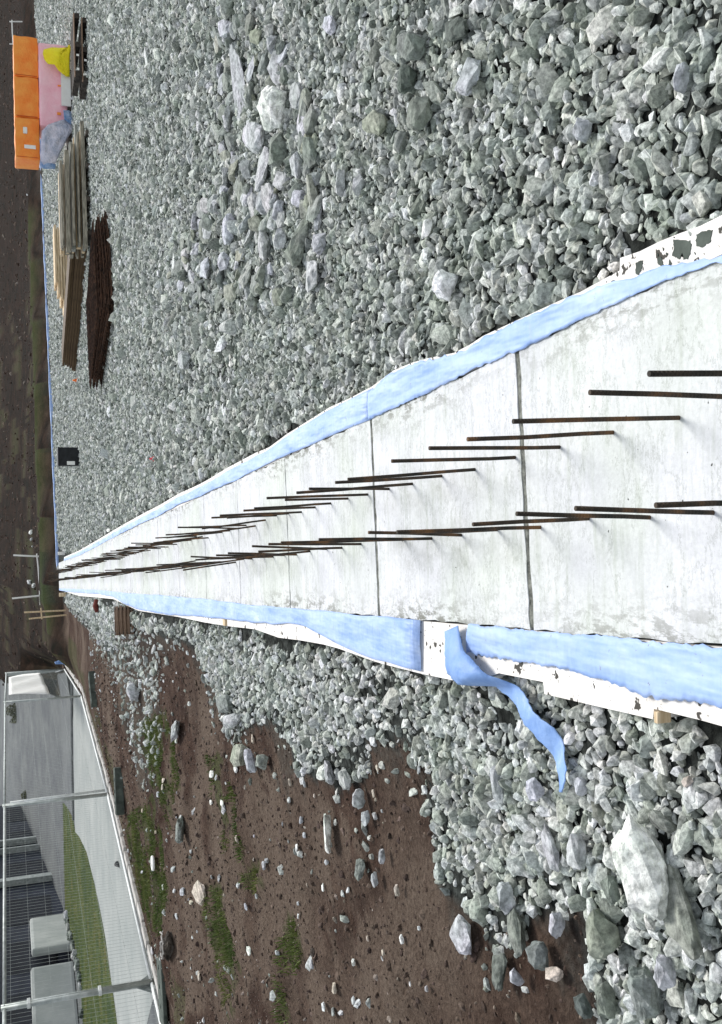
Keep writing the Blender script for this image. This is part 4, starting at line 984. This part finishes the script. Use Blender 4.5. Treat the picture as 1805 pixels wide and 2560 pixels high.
# ------------------------------------------------------------------ beyond the fence
ZY = FENCE_Z
def flat(name, pts, z, material, kind='structure'):
    q = MB(); vs = [q.bm.verts.new((p[0], p[1], z)) for p in pts]; f = q.bm.faces.new(vs)
    bmesh.ops.triangulate(q.bm, faces=[f]); o = q.build(name, material); tag(o, kind=kind); return o
yd = [tuple(at(a, b, ZY)[:2]) for a, b in ((470, 2800),)]
flin = [(p.x - .12, p.y) for p in FLINE]
o = flat('pavement', flin + [(flin[-1][0] - .5, 46), (-150, 46), (-150, .0), (flin[0][0], .0)], ZY - .008, M['plaza'])
q = MB(); a_ = [(flin[-1][0] - .5, 46, ZY - .008), (flin[-1][0] - 3, 78, 3.4), (-150, 78, 3.4), (-150, 46, ZY - .008)]
q.bm.faces.new([q.bm.verts.new(v) for v in a_]); a_ = [(flin[-1][0] - 3, 78, 3.4), (flin[-1][0] - 6, 260, 3.2), (-150, 260, 3.2), (-150, 78, 3.4)]
q.bm.faces.new([q.bm.verts.new(v) for v in a_]); tag(q.build('pavement', M['plaza']), kind='structure')
G_R = [(135, 1990), (153, 2000), (169, 2020), (183, 2047), (188, 2080), (198, 2092), (216, 2130), (235, 2205), (247, 2260), (263, 2344), (278, 2452), (289, 2529), (318, 2760)]
G_L = [(222, 2760), (205, 2529), (201, 2436), (179, 2344), (164, 2282), (151, 2189), (142, 2112), (137, 2083), (133, 2049), (126, 2009)]
lw = [tuple(at(a, b, ZY)[:2]) for a, b in G_R]; ll = [tuple(at(a, b, ZY)[:2]) for a, b in G_L]
pth = [(183, 1700), (183, 1800), (184, 1900), (186, 2000), (187, 2060)] + G_R[4:]
pw = [tuple(at(a, b, ZY)[:2]) for a, b in pth]
flat('path', pw + flin[1:5], ZY - .004, M['path'])
flat('lawn', lw + ll, ZY + .002, M['lawn'])
grass('lawn_grass', [lw + ll], 160, .05, 'mown green grass verge beyond the wire fence', ZY)
kb = [at(a, b, ZY) for a, b in ((181, 1700), (181, 1800), (182, 1900), (184, 2000), (185, 2050))]
q = MB(); q.tube([p + Vector((0, 0, .02)) for p in kb], .05, 6); tag(q.build('kerb', M['kerb']), kind='structure')
# rubble between lawn and the pale walls
def along(pts, n): return resample([at(a, b, ZY)[:] for a, b in pts], n)
for i, p in enumerate(along([(166, 2288), (181, 2350), (203, 2436), (208, 2520)], 26)):
    me = rock_mesh(3000 + i, (random.uniform(.25, .6), random.uniform(.2, .4), random.uniform(.12, .3)), 1, .06); me.materials.append(random.choice((M['rock'], M['rock_dark'], M['rock_pale'])))
    o = link(bpy.data.objects.new('rock', me)); o.location = (p[0] + random.gauss(0, .12), p[1] + random.gauss(0, .12), ZY + .06); o.rotation_euler.z = random.uniform(0, 6)
    tag(o, 'rough stone in the rubble row at the foot of the pale walls', 'rock', 'rubble row below the pale walls')
# dark building
A_, B_ = at(128, 1992, ZY), at(165, 2290, ZY); d_ = (B_ - A_).normalized(); B2 = B_ + d_ * 22
A2 = A_
mid = (A2 + B2) / 2; ang = math.atan2(d_.y, d_.x); Lf = (B2 - A2).length; nrm = Vector((-d_.y, d_.x, 0));
if nrm.y < 0: nrm = -nrm
HB = 3.3
e = empty('dark_building', (mid.x, mid.y, ZY), ang); tag(e, 'dark clad building with pale pillars behind the lawn', 'building')
inv = Matrix.Rotation(-ang, 3, 'Z')
sgn = 1 if (inv @ nrm).y > 0 else -1
q = MB(); q.box((0, sgn * 3.2, HB / 2), (Lf, 6, HB)); q.build('wall', M['navy'], e)
q = MB(); q.box((0, sgn * 3.0, HB + .08), (Lf + .5, 6.9, .16)); q.build('roof', M['galv_dark'], e)
for (a_, b_, wd) in ((152, 2170, 13), (141, 2131, 6), (143, 2122, 3)):
    p = inv @ (at(a_, b_, ZY) - Vector((mid.x, mid.y, ZY))); ww = wd / pxm(at(a_, b_, ZY)) * 1.4
    q = MB(); q.box((p.x, 0.0, HB / 2), (ww, .3, HB)); q.build('pillar', M['galv'], e)
for k in range(9):
    xx = -Lf / 2 + 1.5 + k * Lf / 9
    q = MB(); q.box((xx, sgn * .19, 1.5), (Lf / 9 * .62, .03, 1.9)); q.build('window', simple('dark_glass', (.008, .01, .016), (.02, .024, .034), 2, .6) if k == 0 else bpy.data.materials['dark_glass'], e)
def wallblock(pa, pb, top, label):
    A, B = at(*pa, ZY), at(*pb, ZY); d = B - A; L = d.length; ang = math.atan2(d.y, d.x)
    hh = at_y(top, pa[1], A.y).z - ZY; q = MB(); q.box((0, 0, hh / 2), (L, .35, hh), bevel=.12)
    n_ = Vector((-d.y, d.x, 0)).normalized(); n_ = n_ if n_.y > 0 else -n_
    o = q.build('garden_wall', M['wallpale'], loc=(A + B) / 2 + n_ * .25); o.rotation_euler.z = ang; tag(o, label, 'wall')
    return o
wallblock((166, 2306), (181, 2384), 74, 'short pale rendered wall with a rounded top corner before the dark building')
wallblock((184, 2396), (216, 2760), 76, 'long pale rendered wall beyond the gap, cut by the near fence post')
# shrubs and rocks seen through the far panels
def shrub(px, py, wpx, hpx, label, n=4500):
    P = at(px, py, ZY); s = pxm(P); rx, rh = wpx / s / 2, hpx / s
    e = empty('round_shrub', P); tag(e, label, 'shrub')
    q = MB(); q.tube([(0, 0, -.02), (.02, 0, rh * .4), (.05, .03, rh * .75)], [.05, .04, .02], 6); q.build('stem', M['wood_dark'], e)
    v = RNG.normal(0, 1, (n, 3)); v /= np.linalg.norm(v, axis=1)[:, None]; rad = RNG.uniform(.35, 1, n) ** .5 * (1 + .18 * np.sin(v[:, 0] * 5 + v[:, 2] * 7))
    C = v * rad[:, None] * np.array([rx, rx, rh * .5]) + np.array([0, 0, rh * .52]); sz = RNG.uniform(.03, .075, n)
    a1 = RNG.normal(0, 1, (n, 3)); a1 /= np.linalg.norm(a1, axis=1)[:, None]; a2 = np.cross(a1, RNG.normal(0, 1, (n, 3))); a2 /= np.linalg.norm(a2, axis=1)[:, None]
    V = np.stack([C - a1 * sz[:, None], C + a2 * sz[:, None] * .6, C + a1 * sz[:, None], C - a2 * sz[:, None] * .6], 1).reshape(-1, 3)
    me = np_mesh('foliage', V, np.arange(len(V)).reshape(-1, 4), 4); me.materials.append(M['leaf']); link(bpy.data.objects.new('foliage', me), e)
shrub(122, 1776, 58, 96, 'round mossy green shrub beside the fence post on the grey paving')
shrub(132, 1985, 40, 70, 'low dark shrub at the corner of the dark building')
shrub(110, 1958, 34, 40, 'small dark shrub on the paving before the building corner')
for i, (px, py, w_) in enumerate(((66, 1960, 34), (64, 1985, 26), (70, 2010, 40), (72, 2050, 50))): pass
# fence
def panel(A, B, label, feet=True, big=False, hgt=2.25, dense=.1, both=True):
    d = B - A; L = d.length; ang = math.atan2(d.y, d.x); e = empty('wire_fence', A, ang); tag(e, label, 'fence panel', 'wire fence panels along the dirt')
    r = .028
    q = MB(); q.tube([(0, 0, .06), (L, 0, .06)], r, 8); q.build('bottom_rail', M['galv_pale'], e)
    q = MB(); q.tube([(0, 0, hgt), (L, 0, hgt)], r, 8); q.build('top_rail', M['galv'], e)
    for xx in ([.03, L - .03] if both else [.03]):
        q = MB(); q.tube([(xx, 0, 0), (xx, 0, hgt + .05)], r * (1.3 if big else 1), 10); q.build('post', M['galv'], e)
    q = MB(); nv = int(L / dense)
    for k in range(1, nv): q.tube([(k * L / nv, 0, .06), (k * L / nv, 0, hgt)], .0017, 4, cap=False)
    k = .36
    while k < hgt: q.tube([(0, .004, k), (L, .004, k)], .0024, 4, cap=False); k += .3
    q.build('wire_mesh', M['galv'], e)
    if big:
        for zc in (.85, 1.9):
            q = MB(); q.box((.0, 0, zc), (.14, .09, .05), bevel=.006); q.build('clamp', M['galv_pale'], e)
        for sg in (-1, 1):
            q = MB(); q.prism([(0, 0), (.26 * sg, 0), (0.0, .30)], -.012, .012); o = q.build('gusset', M['galv_dark'], e); o.rotation_euler.x = math.pi / 2; o.location = (0, -.035, .04)
    return e
panel(FP[0], FLINE[0], 'nearest wire fence panel, running out past the camera side', big=True)
panel(FP[1], FP[0], 'wire fence panel before the lawn and the pale walls', big=False)
panel(FP[2], FP[1], 'wire fence panel before the broad grey paving')
panel(FP[3], FP[2], 'short far wire fence panel carrying the white banner')
panel(FP[3] + Vector((.0, .1, 0)), FLINE[5], 'far wire fence panel seen end on behind the corner', dense=.08)
def brace(px0, px1, label):
    A = at(*px0, ZY); tip = at_y(*px1, A.y); q = MB(); q.tube([A, tip], .03, 8); tag(q.build('metal_pole', M['galv_pale']), label, 'post')
brace((268, 1975), (25, 2007), 'extra pale pole leaning against the fence before the lawn end')
brace((372, 2462), (25, 2520), 'second thick pole clamped beside the nearest fence post')
# pale concrete kerb line outside the fence foot
q = MB()
for a_, b_ in zip(FLINE[:-2], FLINE[1:-1]):
    d = b_ - a_; n = max(2, int(d.length / .6))
    for k in range(n):
        p = a_ + d * ((k + .5) / n) + Vector((.20 + random.gauss(0, .015), 0, .0)); q.box(p, (.14, d.length / n * random.uniform(.8, .99), .10 + random.uniform(-.02, .02)), Euler((0, 0, math.atan2(d.y, d.x) - math.pi / 2 + random.gauss(0, .02))), bevel=.012)
tag(q.build('fence_kerb', M['rubble_pale']), 'pale rubble kerb laid along the foot of the wire fence', 'kerb')
# white banner on the far panel
def quad(name, pts, y0, y1, material, label, cat):
    pass
bpts = [(22, 1697), (100, 1684), (124, 1737), (22, 1742)]
A, B = FP[3], FP[2]
def on_fence(px, py):
    d = ray(px, py); n_ = Vector((-(B - A).y, (B - A).x, 0)); k = n_.dot(A - Vector((0, 0, H))) / (n_.x * d[0] + n_.y * d[1]); return Vector((d[0] * k, d[1] * k, H + d[2] * k))
q = MB(); W = [on_fence(*p) + Vector((.05, -.03, 0)) for p in bpts]; N = 10; g = []
for i in range(N + 1):
    g.append([q.bm.verts.new(W[0].lerp(W[3], i / N).lerp(W[1].lerp(W[2], i / N), j / N) + Vector((.03 * math.sin(i * 1.3 + j * .4), -.04 * math.sin(i * .9) * math.sin(j * .5), 0))) for j in range(N + 1)])
for i in range(N):
    for j in range(N): q.bm.faces.new((g[i][j], g[i + 1][j], g[i + 1][j + 1], g[i][j + 1])).smooth = True
o = q.build('white_banner', M['white']); so = o.modifiers.new('thickness', 'SOLIDIFY'); so.thickness = .006; tag(o, 'plain greyish white banner hung on the short far fence panel', 'banner')
# fence feet
def foot(pa, pb, label, wd=.24, h=.16):
    A, B = on(*pa), on(*pb); d = B - A; L = d.length; q = MB(); q.box((0, 0, h / 2), (L, wd, h), bevel=.02)
    for k in (-.25, 0, .25): q.tube([(L * k, 0, h - .02), (L * k, 0, h + .012)], .035, 10)
    o = q.build('fence_block', M['footblock'], loc=(A + B) / 2 + Vector((0, 0, -.02))); o.rotation_euler.z = math.atan2(d.y, d.x); tag(o, label, 'fence block', 'concrete fence feet'); return o
foot((300, 1918), (312, 2035), 'long dark concrete fence foot on the grass beside the middle panel')
foot((236, 1685), (243, 1760), 'dark concrete fence foot beside the far fence panel')
foot((392, 2370), (420, 2560), 'thin dark slab lying at the foot of the nearest fence post', .5, .06)
# mossy stump, drain cap
P = on(436, 2372); s = pxm(P)
me = rock_mesh(77, (72 / s, 50 / s, 42 / s), 1.4, .14, 40); me.materials.append(M['wood_dark']); st_o = link(bpy.data.objects.new('tree_stump', me)); st_o.location = P + Vector((0, .12, .06)); tag(st_o, 'dark mossy stump with pale swirls beside the fence', 'stump')
for k in range(9):
    a_ = k * .75; q = MB(); rr_ = .06 + .012 * k
    q.tube([(math.cos(a_ + t) * rr_ * (1.3), math.sin(a_ + t) * rr_ - .02, .085 + .02 * math.sin(t * 3)) for t in (0, .35, .7, 1.0)], [.006, .013, .011, .004], 6); q.build('root', M['rubble_pale'], st_o)
P = on(390, 2157); q = MB()
q.tube([(.09 * math.cos(t), .09 * math.sin(t), .05) for t in np.linspace(0, 2 * math.pi, 17)], .022, 8); q.box((0.02, -.02, .045), (.07, .07, .05), bevel=.015)
tag(q.build('pipe_cap', M['white'], loc=P), 'white pipe cap lying in the grass beside the fence', 'pipe cap')
P = at(297, 2160, ZY); q = MB(); q.tube([(0, -.18, .02), (0, 0, .05), (0, .16, .02)], [.01, .05, .02], 6); tag(q.build('dark_rag', M['black'], loc=P), 'small dark rag on the pale path beyond the fence', 'rag')
